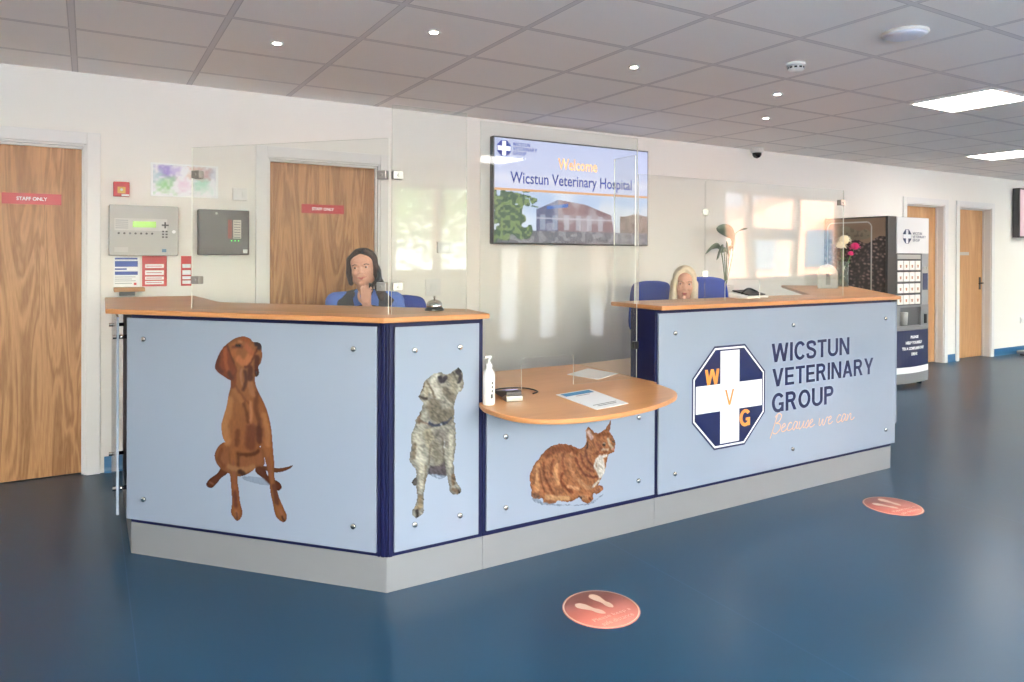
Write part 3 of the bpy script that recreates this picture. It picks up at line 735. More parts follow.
t = wall_thing('television', 'wall screen cut off by the right edge of the photo', 'television', 11.95, 2.01)
obj('casing', box(B(), -.62, .62, -.10, -.01, -.35, .35), M_dark, t, bevel=.004)
obj('display', box(B(), -.60, .60, -.102, -.10, -.33, .33), mat('tv_dim', (176, 150, 156), .15, emit=.3, var=.3, vscale=3), t)
t = thing('scale_platform', 'low grey platform on the floor at the right edge', 'platform', (11.75, 4.75, 0))
obj('platform', box(B(), -.5, .5, -.3, .3, .02, .07), M_grey, t, bevel=.015)
for sx in (-.42, .42):
    for sy in (-.24, .24): obj('foot', box(B(), sx - .03, sx + .03, sy - .03, sy + .03, 0, .02), M_black, t)
PRINTS = {
 'vizsla': [
  ('shape',[(0.618,0.412),(0.716,0.415),(0.756,0.391),(0.7,0.389),(0.626,0.399)],(150,162,182),None,None),
  ('shape',[(0.707,0.466),(0.756,0.464),(0.803,0.465),(0.835,0.473),(0.864,0.483),(0.851,0.469),(0.811,0.452),(0.772,0.447),(0.724,0.452)],(105,62,40),None,None),
  ('shape',[(0.502,0.437),(0.485,0.415),(0.447,0.388),(0.428,0.365),(0.435,0.35),(0.46,0.35),(0.484,0.372),(0.506,0.398),(0.533,0.416),(0.527,0.436)],(98,52,34),None,None),
  ('shape',[(0.683,0.461),(0.683,0.436),(0.716,0.417),(0.752,0.39),(0.776,0.373),(0.8,0.372),(0.809,0.389),(0.796,0.406),(0.772,0.414),(0.74,0.429),(0.724,0.457)],(92,48,32),None,None),
  ('shape',[(0.542,0.546),(0.518,0.552),(0.489,0.531),(0.472,0.499),(0.475,0.47),(0.493,0.443),(0.527,0.425),(0.577,0.414),(0.618,0.417),(0.659,0.438),(0.687,0.46),(0.72,0.467),(0.723,0.499),(0.715,0.529),(0.699,0.548),(0.618,0.559)],(140,86,52),None,None),
  ('shape',[(0.538,0.984),(0.575,1.006),(0.616,1.015),(0.649,1.008),(0.665,0.994),(0.686,0.993),(0.704,0.986),(0.708,0.965),(0.71,0.934),(0.704,0.906),(0.692,0.887),(0.696,0.864),(0.688,0.847),(0.674,0.846),(0.676,0.822),(0.688,0.791),(0.708,0.758),(0.731,0.718),(0.747,0.671),(0.757,0.628),(0.762,0.58),(0.767,0.529),(0.772,0.482),(0.772,0.434),(0.784,0.38),(0.796,0.344),(0.816,0.305),(0.834,0.271),(0.831,0.247),(0.816,0.24),(0.792,0.25),(0.778,0.27),(0.768,0.31),(0.756,0.357),(0.749,0.411),(0.737,0.465),(0.725,0.505),(0.714,0.535),(0.702,0.553),(0.689,0.533),(0.659,0.515),(0.618,0.508),(0.587,0.514),(0.59,0.472),(0.587,0.395),(0.595,0.348),(0.6,0.306),(0.612,0.266),(0.609,0.238),(0.59,0.22),(0.569,0.23),(0.557,0.253),(0.562,0.295),(0.559,0.344),(0.554,0.392),(0.548,0.448),(0.543,0.503),(0.54,0.527),(0.527,0.551),(0.512,0.578),(0.506,0.626),(0.518,0.669),(0.533,0.712),(0.543,0.762),(0.553,0.797),(0.552,0.822),(0.538,0.828),(0.513,0.841),(0.484,0.857),(0.471,0.876),(0.479,0.906),(0.492,0.934),(0.513,0.963)],(146,90,52),None,None),
  ('line',[(0.522,0.67),(0.522,0.614),(0.535,0.559)],(176,118,72),0.0203,0.0169),
  ('line',[(0.547,0.734),(0.539,0.671)],(172,114,68),0.019,0.0149),
  ('line',[(0.723,0.684),(0.739,0.623),(0.743,0.561)],(172,112,68),0.0122,0.0122),
  ('line',[(0.654,0.734),(0.658,0.679),(0.646,0.637)],(182,120,78),0.0081,0.0068),
  ('line',[(0.617,0.732),(0.634,0.691),(0.642,0.65)],(104,58,34),0.0081,0.0081),
  ('line',[(0.686,0.778),(0.682,0.708),(0.699,0.654),(0.707,0.6)],(110,62,38),0.0108,0.0095),
  ('line',[(0.589,0.605),(0.586,0.549)],(112,64,40),0.0122,0.0108),
  ('line',[(0.658,0.617),(0.654,0.554)],(112,62,42),0.0271,0.019),
  ('line',[(0.695,0.626),(0.699,0.572)],(92,50,36),0.0135,0.0108),
  ('line',[(0.593,0.507),(0.659,0.51),(0.695,0.53)],(90,48,30),0.0081,0.0068),
  ('line',[(0.592,0.5),(0.592,0.438)],(100,58,38),0.0068,0.0068),
  ('line',[(0.568,0.47),(0.573,0.394),(0.577,0.332)],(140,84,58),0.0068,0.0054),
  ('line',[(0.576,0.339),(0.581,0.283)],(104,58,44),0.0108,0.0081),
  ('line',[(0.772,0.386),(0.788,0.319)],(100,56,42),0.0122,0.0095),
  ('line',[(0.743,0.5),(0.76,0.419)],(140,84,56),0.0068,0.0054),
  ('line',[(0.506,0.521),(0.493,0.478),(0.519,0.445)],(118,66,40),0.0095,0.0095),
  ('line',[(0.548,0.448),(0.618,0.44),(0.667,0.458)],(160,110,70),0.0122,0.0108),
  ('line',[(0.602,0.432),(0.618,0.423)],(70,40,28),0.0122,0.0068),
  ('line',[(0.582,0.262),(0.587,0.235)],(165,105,75),0.0054,0.0041),
  ('line',[(0.804,0.287),(0.82,0.258)],(150,92,66),0.0054,0.0041),
  ('line',[(0.584,0.252),(0.587,0.225)],(60,34,28),0.0027,0.002),
  ('line',[(0.812,0.264),(0.824,0.244)],(60,34,28),0.0041,0.0027),
  ('line',[(0.443,0.371),(0.464,0.366)],(135,85,62),0.0041,0.0027),
  ('line',[(0.567,0.812),(0.617,0.753),(0.642,0.733)],(120,68,38),0.0054,0.0054),
  ('line',[(0.568,0.784),(0.609,0.738)],(160,100,58),0.0108,0.0081),
  ('line',[(0.65,0.817),(0.666,0.769)],(162,104,66),0.0135,0.0108),
  ('line',[(0.563,0.861),(0.571,0.833),(0.563,0.798)],(120,58,30),0.0108,0.0081),
  ('line',[(0.608,0.877),(0.604,0.842),(0.613,0.808)],(176,116,82),0.0047,0.0034),
  ('line',[(0.625,0.864),(0.629,0.823),(0.617,0.787)],(84,44,28),0.0081,0.0054),
  ('line',[(0.653,0.879),(0.649,0.838)],(88,44,28),0.0149,0.0081),
  ('line',[(0.686,0.929),(0.686,0.867)],(86,42,28),0.0122,0.0061),
  ('line',[(0.68,0.87),(0.685,0.852)],(62,30,22),0.0081,0.0034),
  ('line',[(0.592,0.918),(0.625,0.899),(0.649,0.928)],(186,112,68),0.0163,0.0108),
  ('line',[(0.575,0.973),(0.567,0.938)],(168,98,56),0.0135,0.0095),
  ('line',[(0.616,1.006),(0.641,0.996)],(150,80,44),0.0081,0.0068),
  ('line',[(0.633,0.975),(0.657,0.949)],(170,94,60),0.0135,0.0081),
  ('line',[(0.625,0.883),(0.653,0.9),(0.67,0.935),(0.686,0.964)],(88,42,30),0.0041,0.0034),
  ('line',[(0.68,0.986),(0.698,0.981),(0.696,0.968)],(58,42,44),0.0095,0.0027),
  ('line',[(0.563,0.966),(0.585,0.972),(0.608,0.971)],(112,62,40),0.0061,0.0068),
  ('line',[(0.58,0.977),(0.597,0.977)],(34,22,20),0.0061,0.0027),
  ('line',[(0.59,0.994),(0.608,0.992)],(190,120,76),0.0034,0.0034),
  ('over',[(0.532,0.978),(0.549,0.947),(0.567,0.906),(0.585,0.866),(0.571,0.84),(0.552,0.822),(0.526,0.834),(0.492,0.852),(0.471,0.876),(0.484,0.917),(0.505,0.949)],(124,60,36),None,None),
  ('line',[(0.492,0.92),(0.484,0.878),(0.509,0.858)],(92,44,32),0.0095,0.0068),
  ('line',[(0.525,0.957),(0.526,0.901),(0.538,0.86)],(158,84,50),0.0095,0.0081),
  ('line',[(0.544,0.853),(0.557,0.833)],(84,44,32),0.0108,0.0108),
  ('line',[(0.534,0.975),(0.549,0.94),(0.569,0.9)],(78,38,26),0.0027,0.0027),
 ],
 'terrier': [
  ('shape',[(1.211,0.463),(1.265,0.432),(1.307,0.442),(1.295,0.455),(1.223,0.466)],(150,162,182),None,None),
  ('shape',[(1.224,0.499),(1.289,0.506),(1.304,0.444),(1.277,0.446),(1.247,0.456),(1.217,0.461)],(82,72,76),None,None),
  ('shape',[(1.164,0.456),(1.147,0.441),(1.149,0.427),(1.165,0.422),(1.171,0.442)],(92,84,80),None,None),
  ('shape',[(1.355,0.889),(1.371,0.872),(1.377,0.849),(1.379,0.82),(1.373,0.796),(1.356,0.783),(1.341,0.762),(1.335,0.735),(1.335,0.701),(1.334,0.673),(1.341,0.645),(1.342,0.605),(1.343,0.566),(1.338,0.533),(1.332,0.496),(1.336,0.445),(1.346,0.41),(1.363,0.382),(1.367,0.357),(1.345,0.353),(1.323,0.363),(1.315,0.387),(1.311,0.421),(1.301,0.456),(1.292,0.498),(1.286,0.508),(1.265,0.494),(1.24,0.488),(1.224,0.492),(1.214,0.463),(1.205,0.421),(1.198,0.378),(1.195,0.341),(1.198,0.307),(1.182,0.294),(1.161,0.289),(1.147,0.305),(1.149,0.321),(1.164,0.351),(1.168,0.394),(1.166,0.449),(1.162,0.487),(1.149,0.5),(1.137,0.529),(1.139,0.567),(1.144,0.598),(1.141,0.614),(1.145,0.635),(1.157,0.661),(1.163,0.698),(1.177,0.713),(1.188,0.734),(1.193,0.758),(1.18,0.773),(1.173,0.787),(1.186,0.81),(1.197,0.842),(1.208,0.855),(1.222,0.862),(1.245,0.875),(1.275,0.874),(1.306,0.865),(1.324,0.873),(1.34,0.883)],(150,145,134),None,None),
  ('line',[(1.169,0.632),(1.175,0.555),(1.187,0.521)],(182,176,160),0.0194,0.0166),
  ('line',[(1.157,0.59),(1.152,0.537)],(120,108,92),0.0078,0.0067),
  ('line',[(1.216,0.626),(1.246,0.546)],(160,150,128),0.0222,0.0166),
  ('line',[(1.239,0.739),(1.264,0.698),(1.306,0.693)],(122,114,100),0.0333,0.0189),
  ('line',[(1.264,0.62),(1.295,0.583)],(130,124,116),0.0222,0.0155),
  ('line',[(1.246,0.579),(1.264,0.51)],(128,122,108),0.0222,0.0166),
  ('line',[(1.319,0.625),(1.322,0.535),(1.316,0.48)],(182,176,160),0.01,0.0089),
  ('line',[(1.29,0.584),(1.291,0.562)],(196,200,206),0.0028,0.0022),
  ('line',[(1.284,0.596),(1.288,0.507)],(104,96,86),0.0044,0.0044),
  ('line',[(1.228,0.581),(1.219,0.505)],(110,102,90),0.0044,0.0055),
  ('line',[(1.19,0.499),(1.187,0.417)],(186,178,160),0.0122,0.0089),
  ('line',[(1.208,0.496),(1.202,0.42)],(130,120,102),0.0044,0.0044),
  ('line',[(1.181,0.369),(1.179,0.326)],(140,122,98),0.01,0.0078),
  ('line',[(1.332,0.439),(1.332,0.4)],(120,98,76),0.0078,0.0067),
  ('line',[(1.332,0.377),(1.354,0.362)],(112,92,72),0.0089,0.0055),
  ('line',[(1.357,0.37),(1.362,0.355)],(50,44,42),0.0033,0.0022),
  ('line',[(1.167,0.317),(1.17,0.295)],(56,48,44),0.0072,0.0044),
  ('line',[(1.158,0.329),(1.187,0.33)],(160,138,108),0.0055,0.0044),
  ('line',[(1.245,0.865),(1.239,0.822),(1.263,0.786)],(192,187,174),0.0166,0.0122),
  ('line',[(1.306,0.855),(1.331,0.825),(1.324,0.786)],(150,142,126),0.0144,0.01),
  ('line',[(1.294,0.8),(1.325,0.764)],(118,110,98),0.0155,0.0111),
  ('line',[(1.362,0.816),(1.356,0.789)],(180,176,164),0.0078,0.0055),
  ('line',[(1.209,0.846),(1.233,0.806),(1.245,0.777)],(104,92,78),0.0044,0.0055),
  ('line',[(1.206,0.825),(1.209,0.791)],(172,162,142),0.01,0.0089),
  ('line',[(1.215,0.824),(1.227,0.795)],(190,182,162),0.0044,0.0044),
  ('line',[(1.18,0.786),(1.209,0.772)],(62,54,50),0.0055,0.0044),
  ('line',[(1.177,0.713),(1.174,0.681)],(120,100,84),0.0067,0.0055),
  ('line',[(1.197,0.842),(1.186,0.805)],(110,96,82),0.0044,0.0044),
  ('line',[(1.269,0.858),(1.276,0.838),(1.297,0.853)],(58,52,58),0.01,0.0044),
  ('line',[(1.349,0.876),(1.365,0.855),(1.358,0.831)],(58,54,60),0.0089,0.005),
  ('line',[(1.33,0.867),(1.349,0.84)],(110,104,96),0.0067,0.0055),
  ('line',[(1.355,0.887),(1.368,0.873)],(48,46,50),0.0055,0.0028),
  ('line',[(1.168,0.703),(1.192,0.678),(1.24,0.657)],(128,104,88),0.0033,0.0033),
  ('line',[(1.221,0.671),(1.252,0.658),(1.303,0.666)],(58,62,78),0.0061,0.0028),
  ('line',[(1.303,0.667),(1.322,0.68)],(80,80,88),0.0039,0.0028),
  ('line',[(1.273,0.66),(1.277,0.658)],(180,184,196),0.0028,0.0017),
 ],
 'cat': [
  ('shape',[(1.726,0.274),(1.862,0.224),(2.03,0.195),(2.135,0.226),(2.108,0.21),(2.047,0.189),(1.904,0.21),(1.782,0.235)],(150,162,182),None,None),
  ('shape',[(2.177,0.574),(2.172,0.543),(2.17,0.518),(2.192,0.487),(2.203,0.456),(2.197,0.433),(2.194,0.417),(2.166,0.411),(2.153,0.386),(2.145,0.345),(2.131,0.319),(2.116,0.296),(2.102,0.272),(2.126,0.263),(2.131,0.245),(2.099,0.234),(2.07,0.236),(2.071,0.213),(2.054,0.198),(2.021,0.205),(1.996,0.227),(1.977,0.232),(1.953,0.222),(1.912,0.226),(1.866,0.24),(1.854,0.232),(1.822,0.233),(1.791,0.246),(1.782,0.263),(1.75,0.265),(1.726,0.279),(1.726,0.301),(1.719,0.335),(1.716,0.375),(1.729,0.406),(1.753,0.439),(1.789,0.471),(1.829,0.493),(1.886,0.498),(1.935,0.487),(1.994,0.462),(2.02,0.471),(2.031,0.49),(2.028,0.525),(2.034,0.557),(2.056,0.549),(2.082,0.525),(2.106,0.522),(2.142,0.536),(2.161,0.556)],(158,102,66),None,None),
  ('line',[(1.805,0.462),(1.886,0.478),(1.969,0.453)],(124,72,46),0.0172,0.016),
  ('line',[(1.757,0.415),(1.749,0.363),(1.758,0.309)],(188,134,90),0.0123,0.0111),
  ('line',[(1.741,0.391),(1.734,0.339)],(134,88,58),0.0074,0.0074),
  ('line',[(1.789,0.424),(1.793,0.37),(1.821,0.312),(1.846,0.267)],(118,66,42),0.0055,0.0055),
  ('line',[(1.765,0.401),(1.781,0.332),(1.797,0.289)],(120,70,44),0.0043,0.0049),
  ('line',[(1.862,0.4),(1.854,0.361),(1.87,0.318)],(196,140,94),0.0099,0.0086),
  ('line',[(1.895,0.361),(1.886,0.329),(1.92,0.282),(1.953,0.263)],(114,62,40),0.0062,0.0055),
  ('line',[(1.845,0.43),(1.829,0.391),(1.833,0.357)],(128,74,46),0.0062,0.0062),
  ('line',[(1.902,0.449),(1.894,0.409),(1.911,0.366)],(132,78,50),0.0062,0.0062),
  ('line',[(1.944,0.443),(1.936,0.389),(1.97,0.322)],(180,124,84),0.0086,0.0086),
  ('line',[(1.969,0.419),(2.004,0.352),(2.047,0.324),(2.099,0.313)],(112,62,44),0.0055,0.0055),
  ('line',[(1.995,0.436),(2.02,0.377),(2.072,0.341)],(122,68,46),0.0055,0.0055),
  ('line',[(2.029,0.459),(2.033,0.41),(2.09,0.346)],(108,62,46),0.0049,0.0049),
  ('line',[(1.987,0.313),(2.021,0.28),(2.056,0.267)],(186,136,96),0.0099,0.0086),
  ('line',[(1.928,0.295),(1.987,0.272)],(190,140,100),0.0074,0.0074),
  ('line',[(1.806,0.267),(1.854,0.253),(1.928,0.24)],(196,148,104),0.0111,0.0086),
  ('line',[(1.758,0.282),(1.734,0.286)],(126,84,60),0.0099,0.0074),
  ('line',[(1.766,0.274),(1.75,0.27)],(100,72,60),0.0049,0.0037),
  ('line',[(2.004,0.234),(2.047,0.22)],(176,124,86),0.0099,0.0074),
  ('line',[(2.047,0.223),(2.056,0.208)],(120,66,46),0.0049,0.0037),
  ('line',[(1.987,0.237),(2.004,0.227)],(70,52,46),0.0037,0.0031),
  ('line',[(2.09,0.248),(2.112,0.255)],(150,98,72),0.0074,0.0049),
  ('line',[(2.112,0.399),(2.127,0.354),(2.118,0.321)],(216,208,200),0.016,0.0086),
  ('line',[(2.098,0.394),(2.103,0.351),(2.112,0.314)],(206,196,186),0.0099,0.0086),
  ('line',[(2.125,0.404),(2.151,0.407)],(214,208,202),0.0074,0.0049),
  ('line',[(2.073,0.272),(2.108,0.294)],(196,184,166),0.0062,0.0049),
  ('line',[(2.09,0.395),(2.081,0.368),(2.103,0.33)],(206,196,184),0.0062,0.0049),
  ('line',[(2.045,0.533),(2.063,0.503)],(198,168,160),0.0105,0.0049),
  ('line',[(2.032,0.549),(2.03,0.494)],(176,140,126),0.0031,0.0025),
  ('line',[(2.167,0.554),(2.16,0.527)],(134,82,62),0.0049,0.0037),
  ('line',[(2.098,0.506),(2.133,0.516),(2.16,0.505)],(132,80,52),0.0099,0.0074),
  ('line',[(2.089,0.472),(2.116,0.448),(2.089,0.423)],(134,82,56),0.0074,0.0062),
  ('line',[(2.125,0.439),(2.16,0.435)],(196,166,138),0.0062,0.0049),
  ('line',[(2.16,0.484),(2.173,0.454),(2.187,0.438)],(186,168,140),0.0068,0.0049),
  ('line',[(2.129,0.461),(2.142,0.46)],(52,46,38),0.0043,0.0025),
  ('line',[(2.131,0.47),(2.144,0.466)],(206,196,170),0.0025,0.0018),
  ('line',[(2.185,0.472),(2.196,0.464)],(70,60,54),0.0031,0.0025),
  ('line',[(2.187,0.437),(2.198,0.428)],(176,120,108),0.0031,0.0025),
  ('line',[(2.072,0.425),(2.125,0.418),(2.151,0.425)],(120,72,50),0.0031,0.0031),
  ('line',[(2.037,0.486),(2.037,0.458)],(58,40,36),0.0031,0.0025),
 ],
}
# ------------------------------------------------------------------ reception counters
AX, AY, BX, BY = .173, 3.702, 1.043, 2.745
LEN = hypot(BX - AX, BY - AY); TH_ = atan2(BY - AY, BX - AX)
def fixing_caps(panel, pts, y):
    for i, (u, z) in enumerate(pts):
        bm = B(); lathe(bm, [(.011, 0), (.011, .007), (.009, .009), (.001, .009)], (u, y, z), 22, axis='Y')
        obj('fixing_cap', bm, M_chrome, panel)
tops = dict(z0=.143)
def counter(name, label, loc, outline, plinth, zt):
    t = thing(name, label, 'reception counter', loc)
    bm = B(); prism(bm, [(x - loc[0], y - loc[1]) for x, y in outline], .143, zt); obj('body', bm, M_navy, t, bevel=.002)
    bm = B(); prism(bm, [(x - loc[0], y - loc[1]) for x, y in plinth], 0, .143)
    o = obj('plinth', bm, M_steel, t)
    return t
# left, tall: angled front, short straight front and a return to the wall side
lc = counter('reception_counter', 'tall angled counter section at the left with two dog pictures', (AX, AY, 0),
        [(AX, AY), (BX, BY), (1.481, BY), (1.481, 2.935), (1.128, 2.935), (.363, 3.776), (.363, 4.62), (AX, 4.62)],
        [(AX, AY), (BX, BY), (1.481, BY), (1.481, 2.92), (1.128, 2.92), (.353, 3.776), (.353, 4.60), (AX, 4.60)], 1.095)
def panel(parent, x0, x1, z0, z1, loc=(0, 0, 0), rz=0, label=None):
    p = obj('front_panel', box(B(), x0, x1, -.015, -.003, z0, z1), M_panel, parent, bevel=.0015, label=label)
    p.location = loc; p.rotation_euler = (0, 0, rz); return p
p1 = panel(lc, -.012, 1.252, .162, 1.078, (0, 0, 0), TH_, 'pale blue panel with a sitting brown dog')
fixing_caps(p1, [(.085, .984), (1.149, .984), (.088, .260), (1.151, .260)], -.015)
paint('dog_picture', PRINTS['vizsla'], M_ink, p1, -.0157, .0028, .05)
p2 = panel(lc, 1.070 - AX, 1.455 - AX, .163, 1.076, (0, BY - AY, 0), 0, 'narrow pale blue panel with a shaggy grey dog')
fixing_caps(p2, [(x - AX, z) for x, z in ((1.155, .978), (1.362, .978), (1.157, .261), (1.364, .261))], -.015)
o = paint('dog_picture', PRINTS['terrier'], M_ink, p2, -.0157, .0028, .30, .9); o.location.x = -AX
# corner posts
bm = B()
for q in ((1.256, 1.268), (1.272, 1.288)): box(bm, q[0], q[1], -.012, -.001, .146, 1.093)
o = obj('corner_post', bm, M_navy, lc, bevel=.003); o.rotation_euler.z = TH_
bm = B(); box(bm, 1.047 - AX, 1.064 - AX, -.012, -.001, .146, 1.093); o = obj('corner_post', bm, M_navy, lc, bevel=.003); o.location.y = BY - AY
# side panel of the return, on long chrome spacers
sp_ = obj('side_panel', box(B(), -.058, -.048, .06, .86, .165, 1.078), M_panel, lc, bevel=.001)
for yy in (.12, .80):
    for zz in (.27, .98): obj('spacer', cyl(B(), (-.072, yy, zz), (0, yy, zz), .010), M_chrome, sp_)

# low middle section
mc = counter('reception_counter', 'low middle counter section with the ginger cat picture', (1.483, BY, 0),
        [(1.483, BY), (2.468, BY), (2.468, 2.90), (1.483, 2.90)], [(1.483, BY), (2.468, BY), (2.468, 2.89), (1.483, 2.89)], .704)
p3 = panel(mc, 1.495 - 1.483, 2.457 - 1.483, .168, .690, label='pale blue panel with a crouching ginger cat')
fixing_caps(p3, [(x - 1.483, z) for x, z in ((1.588, .569), (2.350, .569), (1.590, .255), (2.350, .255))], -.015)
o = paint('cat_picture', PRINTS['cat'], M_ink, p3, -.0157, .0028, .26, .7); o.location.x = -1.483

# right, tall: straight front and an angled return
RO = [(2.470, BY), (4.496, BY), (5.56, 3.809), (5.426, 3.943), (4.418, 2.935), (2.470, 2.935)]
rc = counter('reception_counter', 'tall right counter section with the navy cross emblem and lettering', (2.47, BY, 0), RO, [(2.470, BY), (4.494, BY), (5.55, 3.801), (5.426, 3.925), (4.418, 2.92), (2.470, 2.92)], 1.095)
p4 = panel(rc, 2.483 - 2.47, 4.516 - 2.47, .163, 1.078, label='wide pale blue panel with emblem and lettering')
fixing_caps(p4, [(x - 2.47, z) for x, z in ((2.590, .974), (3.507, .974), (4.403, .976), (4.410, .260), (3.507, .258), (2.592, .252))], -.015)
ra = obj('side_panel', box(B(), .05, 1.44, -.045, -.035, .28, 1.078), M_panel, rc, bevel=.001); ra.location = (4.496 - 2.47, 0, 0); ra.rotation_euler.z = R_(45)
for uu in (.15, 1.35):
    for zz in (.40, .98): obj('spacer', cyl(B(), (uu, -.055, zz), (uu, 0, zz), .010), M_chrome, ra)
ox = 2.47; ex, ez = 2.991 - ox, .612
def oct_r(rx, rz, k=.42): return [(ex + a * rx, ez + b_ * rz) for a, b_ in ((-k, 1), (k, 1), (1, k), (1, -k), (k, -1), (-k, -1), (-1, -k), (-1, k))]
M_wink = mat('white_ink', (214, 214, 220), .3, var=0)
flat_obj('emblem_border', [oct_r(.280, .277)], M_navyp, p4, -.0154)
flat_obj('emblem_ring', [oct_r(.270, .267)], M_wink, p4, -.0158)
flat_obj('emblem', [oct_r(.261, .257)], M_navyp, p4, -.0162)
t_ = .073
flat_obj('emblem_cross', [[(ex + x, ez + z) for x, z in ((-t_, .249), (t_, .249), (t_, t_), (.253, t_), (.253, -t_), (t_, -t_), (t_, -.249), (-t_, -.249), (-t_, -t_), (-.253, -t_), (-.253, t_), (-t_, t_))]], M_wink, p4, -.0166)
capitals('lettering', 'W', M_orange, p4, 2.803 - ox, .686, .108, .083, -.0170, .20)
capitals('lettering', 'V', M_orange, p4, 2.953 - ox, .566, .070, .084, -.0170, .13)
capitals('lettering', 'G', M_orange, p4, 3.066 - ox, .437, .086, .092, -.0170, .20)
capitals('lettering', 'WICSTUN', M_navyp, p4, 3.325 - ox, .770, .708, .106, -.0156)
capitals('lettering', 'VETERINARY', M_navyp, p4, 3.332 - ox, .631, .946, .102, -.0156)
capitals('lettering', 'GROUP', M_navyp, p4, 3.329 - ox, .484, .552, .108, -.0156)
# handwritten "Because we can": pen strokes, one polyline per stroke, units of x-height
W_ = [
 [(.35, 2.1), (.1, .9), (-.25, -.55)], [(.05, 1.9), (.5, 2.3), (1.0, 2.0), (.75, 1.35), (.3, 1.15), (.9, 1.0), (1.05, .4), (.5, -.1), (.0, .1)],
 [(1.25, .45), (1.75, .7), (1.6, 1.0), (1.3, .7), (1.35, .1), (1.75, .05), (2.15, .35)],
 [(2.75, .85), (2.45, 1.0), (2.15, .5), (2.3, .05), (2.75, .15), (3.0, .4)],
 [(3.55, .9), (3.2, 1.0), (2.95, .4), (3.15, .0), (3.5, .5), (3.62, .95), (3.55, .2), (3.85, .15)],
 [(3.95, .95), (3.9, .3), (4.1, .0), (4.45, .4), (4.6, .95), (4.55, .2), (4.8, .1)],
 [(4.8, .1), (5.25, .95), (5.4, .5), (5.2, .0), (4.95, .1)], [(5.35, .1), (5.6, .4), (6.0, .75), (5.85, 1.0), (5.6, .7), (5.65, .1), (6.0, .05), (6.4, .3)],
 [(7.1, .95), (7.1, .2), (7.35, .05), (7.65, .8), (7.7, .15), (7.95, .05), (8.25, .9), (8.55, .85)],
 [(8.6, .45), (9.0, .75), (8.85, 1.0), (8.6, .7), (8.65, .1), (9.0, .05), (9.35, .3)],
 [(10.6, .85), (10.3, 1.0), (10.0, .5), (10.15, .05), (10.6, .15), (10.9, .4)],
 [(11.4, .9), (11.05, 1.0), (10.8, .4), (11.0, .0), (11.35, .5), (11.45, .95), (11.4, .2), (11.7, .15)],
 [(11.75, .9), (11.75, .05), (12.0, .7), (12.3, .95), (12.4, .2), (12.7, .1), (13.0, .4)]]
sc_ = .047; hwid = .0026; M_hand = mat('peach_ink', (200, 150, 116), .4, var=0)
for word in (W_[:8], W_[8:10], W_[10:]):
    bm = B(); n_ = 0
    for st in word:
        pts = smooth_pts(st, False, 5)
        P = [(3.335 - ox + p[0] * .0575 + p[1] * .010, .368 + p[1] * sc_ - p[0] * .0006) for p in pts]
        for (x1, z1), (x2, z2) in zip(P, P[1:]):
            L = hypot(x2 - x1, z2 - z1)
            if L < 1e-6: continue
            nx, nz = -(z2 - z1) / L * hwid, (x2 - x1) / L * hwid; n_ += 1
            bm.faces.new([bm.verts.new((a, -.0158 - n_ * 2e-6, b_)) for a, b_ in ((x1 - nx, z1 - nz), (x2 - nx, z2 - nz), (x2 + nx, z2 + nz), (x1 + nx, z1 + nz))])
    me = bpy.data.meshes.new('handwriting'); bm.to_mesh(me); bm.free(); me.materials.append(M_hand)
    o = bpy.data.objects.new('handwriting', me); C.objects.link(o); o.parent = p4

# ------------------------------------------------------------------ worktops
def worktop(name, label, pts, z0, z1, bev=.004):
    cx, cy = pts[0]
    bm = B(); prism(bm, [(x - cx, y - cy) for x, y in pts], 0, z1 - z0, 0, 1)
    o = obj(name, bm, [M_wt, M_wte], bevel=bev); o.location = (cx, cy, z0)
    return tag(o, label, 'countertop')
worktop('countertop', 'light wood countertop on the tall left counter, under the desk bell',
        [(.07, 3.745), (1.012, 2.704), (1.491, 2.700), (1.530, 2.985), (.800, 3.790), (.60, 4.02), (.56, 4.72), (.085, 4.74)], 1.096, 1.118)
worktop('countertop', 'light wood countertop on the tall right counter, under the flowers',
        [(2.475, 2.700), (4.530, 2.700), (5.700, 3.850), (5.300, 4.250), (4.170, 3.110), (2.475, 3.110)], 1.096, 1.118)
led = smooth_pts([(1.450, 2.722), (1.416, 2.60), (1.432, 2.43), (1.490, 2.335), (1.605, 2.270), (1.778, 2.252), (1.986, 2.276), (2.169, 2.338), (2.310, 2.420), (2.389, 2.522), (2.424, 2.640), (2.432, 2.722)], False, 4)
worktop('countertop', 'low rounded wooden ledge in the middle with the card reader and printed sheet', led + [(2.465, 2.722), (2.465, 3.42), (1.486, 3.42), (1.486, 2.722)], .7145, .735, .005)
M_desk = mat('desk_laminate', (206, 168, 124), .35, var=.06)
def desk(label, pts, legs):
    cx, cy = pts[0]; t = thing('staff_desk', label, 'desk', (cx, cy, 0))
    bm = B(); prism(bm, [(x - cx, y - cy) for x, y in pts], .705, .73); obj('desk_top', bm, M_desk, t, bevel=.002)
    for x, y in legs: obj('leg', cyl(B(), (x - cx, y - cy, 0), (x - cx, y - cy, .705), .025), M_grey, t)
desk('staff desk behind the right counter, hidden below its countertop', [(2.49, 2.94), (4.40, 2.94), (4.9, 3.44), (4.66, 3.66), (2.49, 3.44)], [(2.56, 3.36), (4.55, 3.55), (4.3, 3.05), (2.56, 3.02)])
desk('staff desk behind the left counter, hidden below its countertop', [(1.47, 2.95), (1.47, 3.42), (1.02, 3.80), (.60, 4.25), (.38, 4.1), (.38, 3.79), (1.14, 2.95)], [(1.40, 3.36), (.58, 4.14), (1.2, 3.0), (.45, 3.85)])

